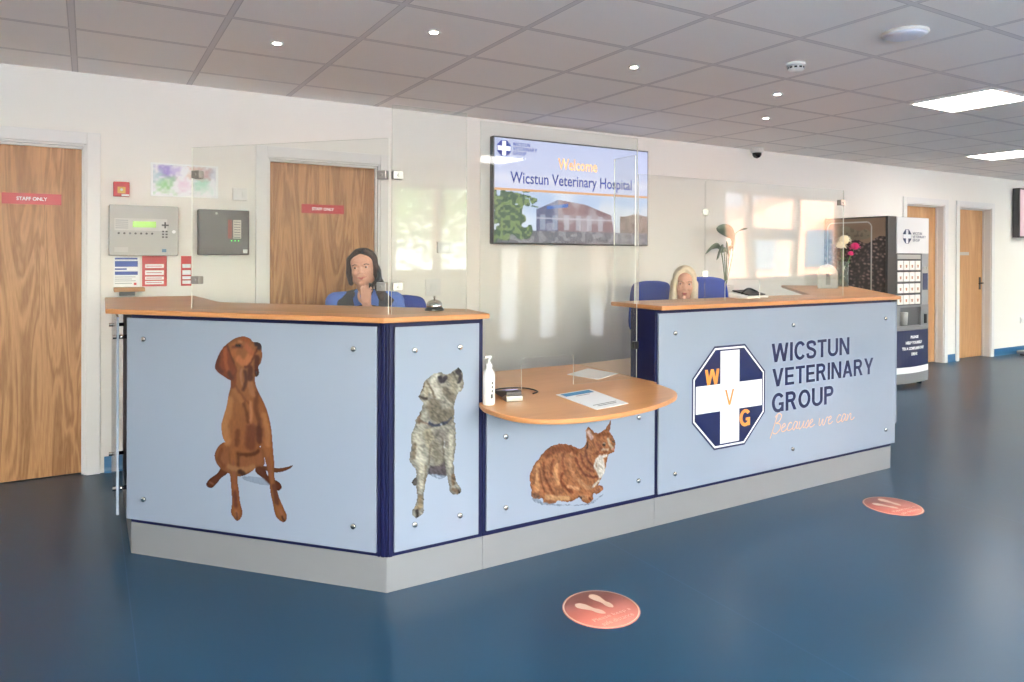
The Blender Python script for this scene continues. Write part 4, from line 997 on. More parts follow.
# ------------------------------------------------------------------ clear protective screens
def pane(label, a, b_, z0, z1, slot=None, clips=(), th=.006, bright=True):
    """upright clear sheet from plan point a to b; slot = (u0,u1,z) pass-through at the foot"""
    a = Vector(a); b_ = Vector(b_); L = (b_ - a).length; rz = atan2(b_.y - a.y, b_.x - a.x)
    t = thing('protective_screen', label, 'screen', (a.x, a.y, z0), rz)
    H = z1 - z0
    if slot:
        s0, s1, sz = slot; r = .018
        pts = [(0, 0), (s0, 0), (s0, sz - r), (s0 + r * .3, sz - r * .3), (s0 + r, sz), (s1 - r, sz), (s1 - r * .3, sz - r * .3), (s1, sz - r), (s1, 0), (L, 0), (L, H), (0, H)]
    else: pts = [(0, 0), (L, 0), (L, H), (0, H)]
    bm = B(); prism(bm, pts, -th / 2, th / 2, 0, 1, plane='XZ')
    obj('sheet', bm, [M_acr, M_edge if bright else M_acr], t)
    for u, z in clips:
        u = min(max(u, .014), L - .014) if not (u < 0 or u > L) else u
        z -= z0
        bm = B(); box(bm, u - .022, u + .022, -.016, .016, z - .018, z + .018); cyl(bm, (u, -.020, z), (u, .020, z), .007)
        obj('clip', bm, M_satin, t, bevel=.003)
    return t
Zt = 1.118
pane('clear screen standing on the angled left countertop, left of the brass-free corner clip'.replace('brass-free ', ''), (.414, 3.597), (1.089, 2.856), Zt, 1.86, clips=((.03, 1.735), (.03, 1.25), (.975, 1.705), (.975, 1.235)))
pane('clear screen on the short straight part of the left countertop behind the desk bell', (1.100, 2.85), (1.452, 2.85), Zt, 2.0, clips=((.024, 1.705), (.024, 1.235)))
pane('tall clear centre screen with a pass-through slot above the low ledge', (1.536, 2.88), (2.464, 2.88), .735, 1.98, slot=(.225, .525, .150))
pane('clear screen turned back at the left end of the right countertop', (2.482, 2.915), (2.490, 3.10), Zt, 1.90)
pane('long clear screen along the right countertop with a small slot beside the black card machine', (2.490, 2.90), (4.215, 2.90), Zt, 1.80, slot=(.645, .935, .115), clips=((1.70, 1.72),))
pane('clear screen joining behind the long right screen, with two small clips', (3.005, 2.925), (3.150, 3.072), Zt, 1.80, clips=((.02, 1.62), (.02, 1.27)), bright=False)
tag(obj('screen_bracket', box(B(), 2.436, 2.469, 2.868, 2.892, .885, .925), M_black, bevel=.003), 'small black bracket holding the centre screen to the navy counter end', 'bracket')
# ------------------------------------------------------------------ things on the worktops
t = thing('desk_bell', 'silver desk bell on a black base at the end of the left countertop', 'bell', (1.350, 2.965, Zt))
bm = B(); lathe(bm, [(.043, 0), (.045, .004), (.040, .012), (.034, .015)], n=32); obj('base', bm, M_black, t)
bm = B(); lathe(bm, [(.036, .016), (.037, .022), (.034, .033), (.026, .043), (.014, .049), (.004, .051)], n=32); obj('dome', bm, M_chrome, t)
bm = B(); lathe(bm, [(.003, .050), (.003, .058), (.006, .060), (.006, .064), (.001, .066)], n=16); obj('button', bm, M_chrome, t)
t = thing('sanitiser_bottle', 'white hand sanitiser bottle at the left end of the low ledge', 'bottle', (1.468, 2.665, .735))
bm = B(); lathe(bm, [(.023, 0), (.026, .005), (.026, .125), (.023, .140), (.013, .150), (.011, .158)], n=28); obj('bottle_body', bm, M_white, t)
bm = B(); lathe(bm, [(.014, .157), (.014, .172), (.008, .176), (.005, .178), (.005, .198)], n=20); box(bm, -.022, .010, -.006, .006, .196, .206); obj('pump', bm, M_white, t)
bm = B()
for k, (a, c) in enumerate(((.030, .048), (.055, .066), (.072, .083), (.089, .100))): box(bm, -.002 - (.004 if k == 0 else 0), .004, -.0272, -.0255, a, c)
obj('label_marks', bm, M_dark, t)
t = thing('card_reader', 'small grey card reader with a cable on the low ledge', 'card reader', (1.612, 2.750, .735), R_(168))
M_tilt = Matrix.Rotation(R_(8), 4, 'X')
bm = B(); prism(bm, [(-.085, .006), (-.085, .014), (.0, .034), (.075, .046), (.085, .040), (.085, .004)], -.036, .036, plane='YZ'); obj('reader_body', bm, M_dark, t, bevel=.006)
bm = B(); prism(bm, [(-.078, .018), (-.078, .020), (-.01, .0345), (-.01, .0325)], -.031, .031, plane='YZ'); obj('keypad', bm, M_lgrey, t)
bm = B(); prism(bm, [(-.004, .0345), (-.004, .0365), (.050, .0460), (.050, .043)], -.026, .026, plane='YZ'); obj('display', bm, mat('reader_display', (150, 140, 176), .2, emit=.25, var=.2, vscale=60), t)
bm = B(); prism(bm, [(.092, 0), (.092, .022), (.078, .030), (.03, .012), (.03, 0)], -.038, .038, plane='YZ'); obj('front_trim', bm, M_satin, t, bevel=.003)
bm = B(); tube(bm, smooth_pts([(.0, -.085, .012), (.03, -.13, .010), (-.04, -.19, .006), (-.14, -.17, .005), (-.17, -.08, .005), (-.13, -.03, .005)], False, 6), .0035); obj('cable', bm, M_black, t)
def sheet_on(name, label, cat, corners, z, extra=None):
    cx = sum(p[0] for p in corners) / 4; cy = sum(p[1] for p in corners) / 4
    t = thing(name, label, cat, (cx, cy, z)); pr = [(x - cx, y - cy) for x, y in corners]
    bm = B(); prism(bm, pr, 0, .0022); obj('sheet', bm, M_paper, t)
    return t, [Vector(p) for p in pr]
t, q = sheet_on('printed_sheet', 'printed sheet with a blue heading lying on the low ledge', 'sheet', [(1.833, 2.696), (2.050, 2.730), (1.997, 2.385), (1.800, 2.350)], .735)
def onsheet(u, v): return q[0].lerp(q[1], u).lerp(q[3].lerp(q[2], u), v)
def patch(name, u0, u1, v0, v1, m, parent, z=.0026, fn=onsheet):
    bm = B(); bm.faces.new([bm.verts.new((*fn(u, v), z)) for u, v in ((u0, v1), (u1, v1), (u1, v0), (u0, v0))])
    return obj(name, bm, m, parent)
patch('heading', .08, .92, .04, .20, mat('cyan_ink', (44, 130, 176), .5, var=0), t)
patch('subheading', .30, .72, .24, .27, M_grey, t)
bm = B()
for k in range(2):
    a = .80 + k * .06
    bm.faces.new([bm.verts.new((*onsheet(u, v), .0026)) for u, v in ((.14 + .06 * k, a + .022), (.86 - .08 * k, a + .022), (.86 - .08 * k, a), (.14 + .06 * k, a))])
obj('text_lines', bm, M_dark, t)
t, q2 = sheet_on('paper', 'blank white sheet of paper at the back of the low ledge', 'paper', [(2.20, 3.13), (2.42, 3.24), (2.455, 3.02), (2.25, 2.93)], .735)
# card machine on the right worktop
t = thing('card_machine', 'black and white card machine on the right countertop beside the slot', 'card machine', (3.46, 3.00, Zt), R_(8))
bm = B(); prism(bm, [(-.055, 0), (-.055, .014), (.0, .026), (.075, .040), (.075, 0)], -.115, .115, plane='YZ'); obj('cradle', bm, M_white, t, bevel=.006)
bm = B(); prism(bm, [(-.045, .017), (-.045, .024), (.0, .034), (.07, .048), (.07, .036)], -.085, .095, plane='YZ'); obj('top_cover', bm, M_black, t, bevel=.005)
bm = B(); tube(bm, smooth_pts([(-.09, .0, .03), (-.03, .01, .052), (.03, .02, .054), (.09, .01, .034)], False, 5), .006); obj('handset_lead', bm, M_black, t)

# leaflet holders
M_grp = mat('leaflet_grey', (158, 156, 154), .4, var=.12, vscale=20); M_fig = mat('leaflet_figure', (110, 108, 108), .5, var=.1)
def leaflet_holder(label, x, y, w_, h_, arch):
    t = thing('leaflet_holder', label, 'leaflet holder', (x, y, Zt), R_(-38))
    pts = [(-w_ / 2, .004), (w_ / 2, .004), (w_ / 2, h_ * .75)] + ([(w_ / 2 * cos(a), h_ * .62 + h_ * .36 * sin(a)) for a in np.linspace(.3, pi - .3, 9)] if arch else [(w_ / 2, h_), (-w_ / 2, h_)]) + [(-w_ / 2, h_ * .75)]
    bm = B(); prism(bm, pts, -.006, 0, plane='XZ'); obj('leaflet', bm, M_grp, t)
    bm = B(); box(bm, -w_ / 2 - .004, w_ / 2 + .004, -.050, .02, 0, .004); box(bm, -w_ / 2 - .004, w_ / 2 + .004, -.012, -.009, .004, h_ * .8); obj('stand', bm, [M_acr], t)
    bm = B(); lathe(bm, [(.001, -.001), (w_ * .12, 0), (.001, .001)], (w_ * .05, -.0065, h_ * .56), 14, axis='Y', sc=(1, 1.2, 1))
    box(bm, -w_ * .08, w_ * .16, -.0075, -.006, h_ * .16, h_ * .48); obj('printed_figure', bm, M_fig, t)
leaflet_holder('arch-topped grey leaflet holder at the far end of the right countertop', 5.03, 3.60, .145, .20, True)
leaflet_holder('smaller leaflet holder between the arched one and the flower vase', 5.235, 3.70, .085, .135, False)
# vase of flowers
vx, vy = 5.475, 3.77
t = thing('flower_vase', 'tall clear glass vase at the far end of the right countertop', 'vase', (vx, vy, Zt))
M_vg = acrylic('vase_glass', (226, 234, 230), .05, 1.5)
bm = B(); lathe(bm, [(.042, 0), (.046, .004), (.046, .215), (.042, .215), (.042, .012), (.001, .012)], n=30); obj('glass', bm, M_vg, t)
bm = B(); lathe(bm, [(.041, .013), (.041, .11), (.001, .11)], n=24); obj('water', bm, acrylic('vase_water', (210, 222, 206), .06, 1.33), t)
def flower(label, x, y, z, r, m, n, seed, group=None, head='petal'):
    rd = random.Random(seed); t = thing('cut_flower', label, 'flower', (vx, vy, Zt + .014), group=group)
    bm = B(); tube(bm, smooth_pts([(-x * .25, -y * .25, 0), (x * .15, y * .15, .14), (x * .6, y * .6, z * .7), (x, y, z - .01)], False, 5), .0032, 8); obj('stem', bm, mat('stem_green', (86, 120, 58), .6, var=.1), t)
    bm = B()
    for i in range(n):
        a = i * 2.399; k = (i + .5) / n; el = 1.25 - 1.9 * k; rr = r * (.35 + .65 * k)
        d = Vector((cos(a) * cos(el), sin(a) * cos(el), sin(el))); side = d.cross(Vector((0, 0, 1))).normalized(); up_ = side.cross(d)
        s = r * .42; p = Vector((x, y, z)) + d * rr * .75
        q_ = [p - side * s * .5 - d * s * .3, p - side * s * .6 + d * s * .3 + up_ * s * .2, p + d * s * .8 + up_ * s * .3 * rd.random(), p + side * s * .6 + d * s * .3 + up_ * s * .2, p + side * s * .5 - d * s * .3]
        vs = [bm.verts.new(v) for v in q_]; vb = [bm.verts.new(v - up_ * .0012) for v in q_]; bm.faces.new(vs); bm.faces.new(vb[::-1])
        for j in range(5): bm.faces.new([vs[j], vb[j], vb[(j + 1) % 5], vs[(j + 1) % 5]])
    ball(bm, (x, y, z), r * .6, 14, 10)
    obj('bloom', bm, m, t)
    bm = B()
    for a in (.4, 2.6):
        p0 = Vector((x * .45, y * .45, z * .55)); dd = Vector((cos(a), sin(a), .5)) * .05; sd = Vector((-sin(a), cos(a), 0)) * .012
        vs = [bm.verts.new(v) for v in (p0, p0 + dd * .5 + sd, p0 + dd, p0 + dd * .5 - sd)]; bm.faces.new(vs)
    obj('leaf', bm, mat('leaf_green', (60, 98, 44), .5, var=.2), t)
M_cream = mat('cream_petal', (238, 228, 200), .6, var=.05); M_pink = mat('magenta_petal', (206, 44, 112), .6, var=.2, vscale=60)
flower('cream bloom leaning left out of the vase', -.055, -.02, .340, .052, M_cream, 40, 1)
flower('large cream bloom at the top of the vase', .020, .0, .385, .062, M_cream, 44, 2)
flower('large magenta bloom leaning right out of the vase', .120, -.03, .330, .050, M_pink, 44, 4)
flower('smaller magenta bloom just above the glass of the vase', .062, -.03, .270, .032, M_pink, 30, 5)

# ------------------------------------------------------------------ floor stickers
M_peach = mat('sticker_coral', (184, 104, 90), .45, var=.05, vscale=60); M_pale = mat('sticker_cream', (214, 178, 156), .5, var=.03)
def sticker(label, x, y, rz):
    t = thing('floor_sticker', label, 'sticker', (x, y, 0), rz, 'round distancing stickers')
    bm = B(); lathe(bm, [(.150, 0), (.150, .0015), (.001, .0015)], n=64); obj('disc', bm, M_peach, t)
    bm = B(); n = 64
    for i in range(n):
        a, b_ = 2 * pi * i / n, 2 * pi * (i + 1) / n
        bm.faces.new([bm.verts.new((r * cos(k), r * sin(k), .0020)) for r, k in ((.142, a), (.147, a), (.147, b_), (.142, b_))])
    obj('ring', bm, M_pale, t)
    for (tx, ty), (hx_, hy_) in (((-.066, .078), (-.010, -.040)), ((.033, .110), (.045, -.020))):
        L_ = hypot(tx - hx_, ty - hy_); ux, uy = (tx - hx_) / L_, (ty - hy_) / L_; vx_, vy_ = uy, -ux
        out = smooth_pts([(0, 0), (.012, .015), (.015, .035), (.012, .052), (.016, .075), (.021, .100), (.016, .120), (0, .130), (-.017, .118), (-.020, .098), (-.014, .072), (-.010, .052), (-.014, .034), (-.012, .014)], True, 4)
        bm = B(); f = [(hx_ + ux * v * L_ / .13 + vx_ * u, hy_ + uy * v * L_ / .13 + vy_ * u) for u, v in out]
        ar = sum(f[i][0] * f[(i + 1) % len(f)][1] - f[(i + 1) % len(f)][0] * f[i][1] for i in range(len(f)))
        if ar < 0: f = f[::-1]
        bm.faces.new([bm.verts.new((p[0], p[1], .0022)) for p in f]); obj('footprint', bm, M_pale, t)
    put_text('lettering', 'Please keep a', M_pale, t, .004, -.075, .180, .026, .0022, centre=True, floor=True)
    put_text('lettering', 'safe distance', M_pale, t, 0, -.109, .150, .024, .0022, centre=True, floor=True)
sticker('round coral floor sticker with footprints, the one nearest the camera', 1.714, 2.205, R_(2))
sticker('round coral floor sticker with footprints, farther right along the counter', 3.810, 2.312, R_(-2))
# ------------------------------------------------------------------ drinks machine
vm = thing('drinks_machine', 'tall dark hot drinks vending machine with a coffee bean side, beside the oak doors', 'vending machine', (7.12, 4.39, 0))
VW, VH, VD = .745, 1.80, .74
obj('cabinet', box(B(), 0, VW, .03, VD, .06, VH), mat('machine_brown_black', (44, 36, 34), .3, var=.05), vm, bevel=.006)
obj('corner_trim', box(B(), .0, .150, .0, .03, .60, VH), mat('machine_trim', (30, 26, 26), .3, var=0), vm, bevel=.003)
hd = obj('header_panel', box(B(), .160, .742, -.004, .03, 1.412, VH - .006), mat('header_white', (206, 204, 204), .25, emit=.1, var=.02), vm, bevel=.003)
flat_obj('emblem', [octagon(.335, 1.592, .075)], M_navyp, hd, -.0046); flat_obj('emblem_cross', [cross(.335, 1.592, .070, .021)], M_wink, hd, -.0050)
for k, (wd, ww) in enumerate((('WICSTUN', .17), ('VETERINARY', .24), ('GROUP', .13))): capitals('lettering', wd, M_navyp, hd, .44, 1.612 - k * .036, ww, .027, -.0046)
fa = obj('selection_fascia', box(B(), .150, .600, .0, .03, .86, 1.412), mat('fascia_dark', (50, 48, 50), .3, var=0), vm)
obj('price_strip', box(B(), .165, .590, -.004, 0, 1.352, 1.400), M_lgrey, fa)
M_btn = mat('selection_card', (232, 226, 220), .35, emit=.05, var=.03)
for r in range(4):
    for c in range(4):
        x0 = .165 + c * .106; z0 = 1.236 - r * .121
        bt = obj('selection_button', box(B(), x0, x0 + .094, -.010, 0, z0, z0 + .098), M_btn, vm, bevel=.003)
        flat_obj('cup_symbol', [[(x0 + .030, z0 + .055), (x0 + .064, z0 + .055), (x0 + .058, z0 + .024), (x0 + .036, z0 + .024)]], mat('cup_brown', (176, 120, 96) , .5, var=.1), bt, -.0105)
obj('payment_column', box(B(), .612, .742, -.004, .03, .86, 1.412), M_grey, vm, bevel=.003)
obj('payment_screen', box(B(), .632, .722, -.008, -.004, 1.02, 1.20), mat('screen_blue_grey', (52, 58, 92), .2, var=.1), vm)
for k in range(3): obj('payment_key', box(B(), .640 + k * .028, .660 + k * .028, -.009, -.004, 1.24, 1.27), M_lgrey, vm)
md = mat('machine_mid_grey', (124, 124, 126), .4, var=.02)
bm = B(); box(bm, 0, VW, -.004, .03, .84, .862); box(bm, 0, .22, -.004, .03, .60, .84); box(bm, .60, VW, -.004, .03, .60, .84); box(bm, .22, .60, -.004, .03, .60, .645)
obj('dispensing_surround', bm, md, vm)
obj('dispensing_recess', box(B(), .22, .60, .026, .032, .645, .84), mat('recess_grey', (88, 88, 90), .5, var=0), vm)
bm = B(); cyl(bm, (.28, -.005, .66), (.28, -.005, .79), .035, .042); obj('nozzle_guard', bm, M_lgrey, vm)
obj('coin_slot', box(B(), .66, .70, -.018, -.004, .66, .76), M_black, vm, bevel=.004); obj('door_lock', box(B(), .10, .13, -.018, -.004, .68, .80), M_black, vm, bevel=.004)
def bulged(name, z0, z1, m, x0=0.0, d=.045, extra=None):
    n = 14; pts = [(x0 + (VW - x0) * i / n, -.004 - d * math.sin(pi * i / n)) for i in range(n + 1)] + [(VW, .03), (x0, .03)]
    bm = B(); prism(bm, pts, z0, z1); return obj(name, bm, m, vm)
bulged('lower_front', .215, .600, M_navyp); bulged('white_band', .150, .215, M_paper); bulged('base_front', .045, .150, md)
bulged('base_sill', .600, .64, md, 0, .02)
cyy = lambda x: -.004 - .045 * math.sin(pi * min(max(x / VW, 0), 1)) - .0012
for body, z, h_, w_ in (('PLEASE', .515, .030, .15), ('HELP YOURSELF', .455, .032, .31), ('TO A COMPLIMENTARY', .395, .032, .42), ('DRINK', .335, .032, .12)):
    co, fs = text_bm(body, .1, .006, w_, h_); bm = B(); vs = [bm.verts.new((.41 + p[0] - w_ / 2, cyy(.41 + p[0] - w_ / 2), z + p[1])) for p in co]
    for f in fs: bm.faces.new([vs[i] for i in f])
    me = bpy.data.meshes.new('lettering'); bm.to_mesh(me); bm.free(); me.materials.append(M_paper); o = bpy.data.objects.new('lettering', me); C.objects.link(o); o.parent = vm
for x in (.06, VW - .06):
    for y in (.06, VD - .08): obj('foot', cyl(B(), (x, y, 0), (x, y, .06), .025), M_chrome, vm)
# coffee sack picture on its side
X, Z = np.meshgrid(np.arange(.0, VD - .02, .005), np.arange(.10, 1.79, .005)); X2 = X + .0
col = np.ones(X.shape + (3,)) * np.array([130, 108, 90]) / 255
def mx(a, cc):
    global col
    col = col * (1 - a[..., None]) + np.array(cc) / 255 * a[..., None]
mx(np.clip(vnoise(X * 9, Z * 9) * .6, 0, 1), (110, 88, 74))
beans = Z < 1.60 - .10 * (vnoise(X * 6, Z * 0 + 4))
gx, gz = X * 20, Z * 26; best = np.full(X.shape, 9.); tone = np.zeros(X.shape)
for di in (-1, 0, 1):
    for dj in (-1, 0, 1):
        ci, cj = np.floor(gx).astype(int) + di, np.floor(gz).astype(int) + dj
        jx, jz, tn = _lat[ci % 128, cj % 128], _lat[(ci + 37) % 128, (cj + 11) % 128], _lat[(ci + 71) % 128, (cj + 53) % 128]
        an = tn * 3; dx_, dz_ = gx - ci - .15 - jx * .7, gz - cj - .15 - jz * .7
        dd_ = np.hypot((dx_ * np.cos(an) + dz_ * np.sin(an)) * 1.0, (-dx_ * np.sin(an) + dz_ * np.cos(an)) * 1.5)
        k_ = dd_ < best; best = np.where(k_, dd_, best); tone = np.where(k_, tn, tone)
mx(beans * 1.0, (44, 36, 36)); mx(np.clip(1.25 - best * 2.2, 0, 1) * beans * (.15 + .85 * tone), (150, 124, 116))
sack = inside(X, Z, smooth_pts([(.10, 1.52), (.12, 1.64), (.20, 1.71), (.30, 1.695), (.42, 1.65), (.50, 1.67), (.56, 1.60), (.50, 1.565), (.36, 1.55), (.22, 1.53)], True, 5))
mx(sack * 1.0, (112, 102, 86)); mx(sack * np.clip((Z - 1.60) * 8, 0, .7), (132, 120, 98)); mx(sack * (vnoise(X * 40, Z * 40) > .6) * .3, (60, 52, 44))
r_ = .06; qx = abs(X - .30) - (.26 - r_); qz = abs(Z - .93) - (.815 - r_); dd = np.hypot(np.maximum(qx, 0), np.maximum(qz, 0)) + np.minimum(np.maximum(qx, qz), 0) - r_
mx((abs(dd) < .006) * 1.0, (172, 166, 158))
o = picture_mesh('side_picture', X, Z, col, np.ones(X.shape, bool), M_ink, vm, -.0015); o.rotation_euler.z = R_(-90); o.location = (0, VD, 0)

# ------------------------------------------------------------------ task chairs
def task_chair(label, x, y, rz, top, wd=.46):
    t = thing('office_chair', label, 'chair', (x, y, 0), rz, 'blue chairs behind the reception desk')
    bm = B(); pts = smooth_pts([(-wd / 2, top - .42), (-wd / 2 - .01, top - .2), (-wd / 2 + .02, top - .04), (-wd / 4, top - .005), (0, top), (wd / 4, top - .005), (wd / 2 - .02, top - .04), (wd / 2 + .01, top - .2), (wd / 2, top - .42), (0, top - .46)], True, 5)
    prism(bm, pts, .20, .26, plane='XZ'); obj('backrest', bm, M_blue_ch, t, bevel=.02, seg=3)
    bm = B(); pts = smooth_pts([(-.23, -.22), (0, -.25), (.23, -.22), (.25, 0), (.22, .20), (0, .22), (-.22, .20), (-.25, 0)], True, 5)
    prism(bm, pts, .40, .47); obj('seat', bm, M_blue_ch, t, bevel=.02, seg=3)
    bm = B(); tube(bm, [(0, .10, .39), (0, .27, .42), (0, .285, top - .30)], .02); obj('back_support', bm, M_black, t)
    obj('gas_column', cyl(B(), (0, 0, .10), (0, 0, .40), .028), M_black, t)
    bm = B()
    for k in range(5):
        a = 2 * pi * k / 5 + .3; tube(bm, [(0, 0, .12), (.27 * cos(a), .27 * sin(a), .075)], .02, 8)
    obj('star_base', bm, M_black, t)
    for k in range(5):
        a = 2 * pi * k / 5 + .3; p = Vector((.27 * cos(a), .27 * sin(a), .03)); obj('castor', cyl(B(), p - Vector((-sin(a), cos(a), 0)) * .02, p + Vector((-sin(a), cos(a), 0)) * .02, .03), M_black, t)
    return t
task_chair('blue office chair behind the woman in the dark gilet', 1.86, 4.62, R_(-8), 1.085, .48)
task_chair('blue office chair in full view left of the blonde woman, farther back', 4.235, 4.53, 0, 1.155, .44)
task_chair('blue office chair with a rounded back, the one the blonde woman sits in', 4.24, 3.97, R_(-10), 1.205, .46)

# ------------------------------------------------------------------ people
M_skin = mat('skin', (214, 160, 138), .5, var=.06, vscale=40); M_skin2 = mat('skin_warm', (220, 164, 140), .5, var=.05, vscale=40)
M_eyew = mat('eye_white', (226, 222, 218), .3, var=0); M_iris = mat('iris_brown', (58, 46, 42), .2, var=0); M_lips = mat('lips', (186, 92, 88), .4, var=.05)
def finger(bm, root, d, n, L, r, curl):
    """three joints bending towards the palm normal n"""
    p = Vector(root); d = Vector(d).normalized(); n = Vector(n).normalized(); ax = d.cross(n)
    for k, (f, rr) in enumerate(((.45, r), (.32, r * .92), (.23, r * .82))):
        q = p + d * L * f; capsule(bm, p, q, rr, rr * .93, 10); p = q
        d = Matrix.Rotation(curl[k], 3, ax) @ d
def hand(bm, wrist, d, n, side, curl=(.6, .7, .5), s=1.0):
    """wrist point, pointing direction, palm normal, side = +1 when the thumb is along d x n"""
    w_ = Vector(wrist); d = Vector(d).normalized(); n = (Vector(n) - d * Vector(n).dot(d)).normalized(); u = d.cross(n) * side
    for k in range(4):
        o_ = (k - 1.5) * -.019 * s
        capsule(bm, w_ + u * o_ * .6, w_ + d * .082 * s + u * o_, .014 * s, .0115 * s, 10)
    for k, L in enumerate((.070, .078, .072, .056)):
        finger(bm, w_ + d * .085 * s + u * (1.5 - k) * .0195 * s, d + u * (1.5 - k) * .05, n, L * s, .0088 * s, [c * (1 + .12 * k) for c in curl])
    p = w_ + d * .022 * s + u * .028 * s; td = (d * .62 + u * .7 + n * .35).normalized(); q = p + td * .038 * s
    capsule(bm, w_ + d * .012 * s + u * .012 * s, q, .0135 * s, .0115 * s, 10); q2 = q + (td + d * .5 - u * .2).normalized() * .030 * s; capsule(bm, q, q2, .0108 * s, .010 * s, 10)
    capsule(bm, q2, q2 + (d + n * .2 - u * .1).normalized() * .024 * s, .0098 * s, .0085 * s, 10)
def head_shapes(bm, H):
    h = lambda x, y, z: H @ Vector((x, y, z)); rot = H.to_3x3()
    E = lambda c, r: ball(bm, h(*c), r, 24, 16, rot=rot)
    E((0, .018, .030), (.074, .092, .086)); E((0, -.020, -.030), (.062, .062, .078)); E((0, -.030, -.075), (.045, .048, .040)); E((0, -.066, -.100), (.020, .018, .017))
    E((0, -.030, .035), (.064, .050, .055))
    for s in (-1, 1):
        E((s * .031, -.056, -.030), (.025, .024, .025)); E((s * .044, .0, -.072), (.019, .038, .028))
        capsule(bm, h(s * .012, -.077, .018), h(s * .046, -.066, .016), .0085, .007, 10)
        E((s * .078, .008, -.012), (.009, .020, .032)); E((s * .0105, -.094, -.036), (.0085, .010, .0075))
        E((s * .031, -.063, .002), (.019, .014, .012)); E((s * .030, -.070, -.010), (.015, .008, .005))
    capsule(bm, h(0, -.078, .008), h(0, -.098, -.028), .0075, .0105, 12); E((0, -.101, -.032), (.0105, .010, .009))
    capsule(bm, h(-.018, -.079, -.062), h(.018, -.079, -.062), .0075, .0075, 10); capsule(bm, h(-.014, -.078, -.072), h(.014, -.078, -.072), .008, .008, 10)
def face_parts(body, H, m_hair, smile=0):
    h = lambda x, y, z: H @ Vector((x, y, z)); rot = H.to_3x3()
    for s in (-1, 1):
        e = obj('eye', ball(B(), h(s * .031, -.0665, .0015), (.0125, .0115, .0068), 16, 10, rot=rot), M_eyew, body)
        obj('iris', ball(B(), h(s * .031 - .001, -.0755, .0015), (.0058, .0035, .0058), 14, 8, rot=rot), M_iris, e)
        bm = B(); tube(bm, [h(s * .015, -.0795, .0175), h(s * .032, -.0810, .0225), h(s * .048, -.0715, .0175)], .0027, 8); obj('eyebrow', bm, m_hair, body)
    bm = B(); k = .004 * smile
    tube(bm, [h(-.023 - k, -.0780, -.0665 + k), h(-.010, -.0880, -.0640), h(0, -.0890, -.0655), h(.010, -.0880, -.0640), h(.023 + k, -.0780, -.0665 + k)], .0035, 8, rs=[.001, .0036, .0030, .0036, .001])
    tube(bm, [h(-.020, -.0785, -.0670 + k * .5), h(0, -.0885, -.0730), h(.020, -.0785, -.0670 + k * .5)], .0042, 8, rs=[.001, .0046, .001]); obj('lips', bm, M_lips, body)
def person(label, loc, rz, neck, Hd, arms, skin, shirt, trousers, hand_s=1.0, vox=.0042):
    """seated figure; neck = base of neck in local space; arms = [(shoulder, elbow, wrist, fingers direction, palm normal, side, curl)]"""
    t = thing('person', label, 'person', loc, rz)
    nx, ny, nz = neck; H = Hd; hc = H.translation
    def torso(bm, g, low=True):
        P = Vector((0, 0, .565)); N = Vector(neck)
        q = lambda f: P.lerp(N, f)
        ball(bm, P, (.175 + g, .125 + g, .11 + g), 24, 14); ball(bm, q(.30), (.148 + g, .108 + g, .13 + g), 24, 14); ball(bm, q(.62), (.158 + g, .112 + g, .15 + g), 24, 14)
        ball(bm, q(.80) + Vector((0, .01, 0)), (.165 + g, .098 + g, .10 + g), 24, 14)
        for a in arms:
            s = Vector(a[0]); capsule(bm, q(.95), s, .050 + g, .056 + g, 16)
    bm = B(); torso(bm, 0)
    capsule(bm, neck, hc + H.to_3x3() @ Vector((0, .015, -.05)), .052, .050, 18); head_shapes(bm, H)
    for sh, el, wr, fd, pn, sd, cu in arms:
        capsule(bm, sh, el, .047, .037, 16); capsule(bm, el, wr, .037, .024, 16); hand(bm, wr, fd, pn, sd, cu, hand_s)
    for s in (-1, 1):
        k = Vector((s * .12, -.43, .53)); an = Vector((s * .13, -.42, .09)); capsule(bm, (s * .085, -.02, .545), k, .082, .058, 18); capsule(bm, k, an, .056, .036, 18); capsule(bm, an, (s * .14, -.56, .045), .038, .030, 14)
    body = meshed('body', bm, skin, t, vox, 3)
    bm = B(); torso(bm, .014)
    for sh, el, *_ in arms: capsule(bm, sh, Vector(sh).lerp(Vector(el), .80), .064, .055, 18)
    sh_ = meshed('shirt', bm, shirt, t, .007, 4)
    bm = B(); ball(bm, (0, 0, .545), (.19, .14, .10), 24, 14)
    for s in (-1, 1):
        k = Vector((s * .12, -.43, .53)); an = Vector((s * .13, -.42, .11)); capsule(bm, (s * .085, -.02, .545), k, .096, .070, 18); capsule(bm, k, an, .068, .056, 18)
    meshed('trousers', bm, trousers, t, .009, 4)
    for s in (-1, 1):
        bm = B(); capsule(bm, (s * .13, -.40, .048), (s * .142, -.57, .044), .046, .042, 16); meshed('shoe', bm, M_black, t, .007, 2)
    return t, body, sh_
def headM(pos, yaw, pitch=0, roll=0):
    return Matrix.Translation(pos) @ Matrix.Rotation(yaw, 4, 'Z') @ Matrix.Rotation(pitch, 4, 'X') @ Matrix.Rotation(roll, 4, 'Y')

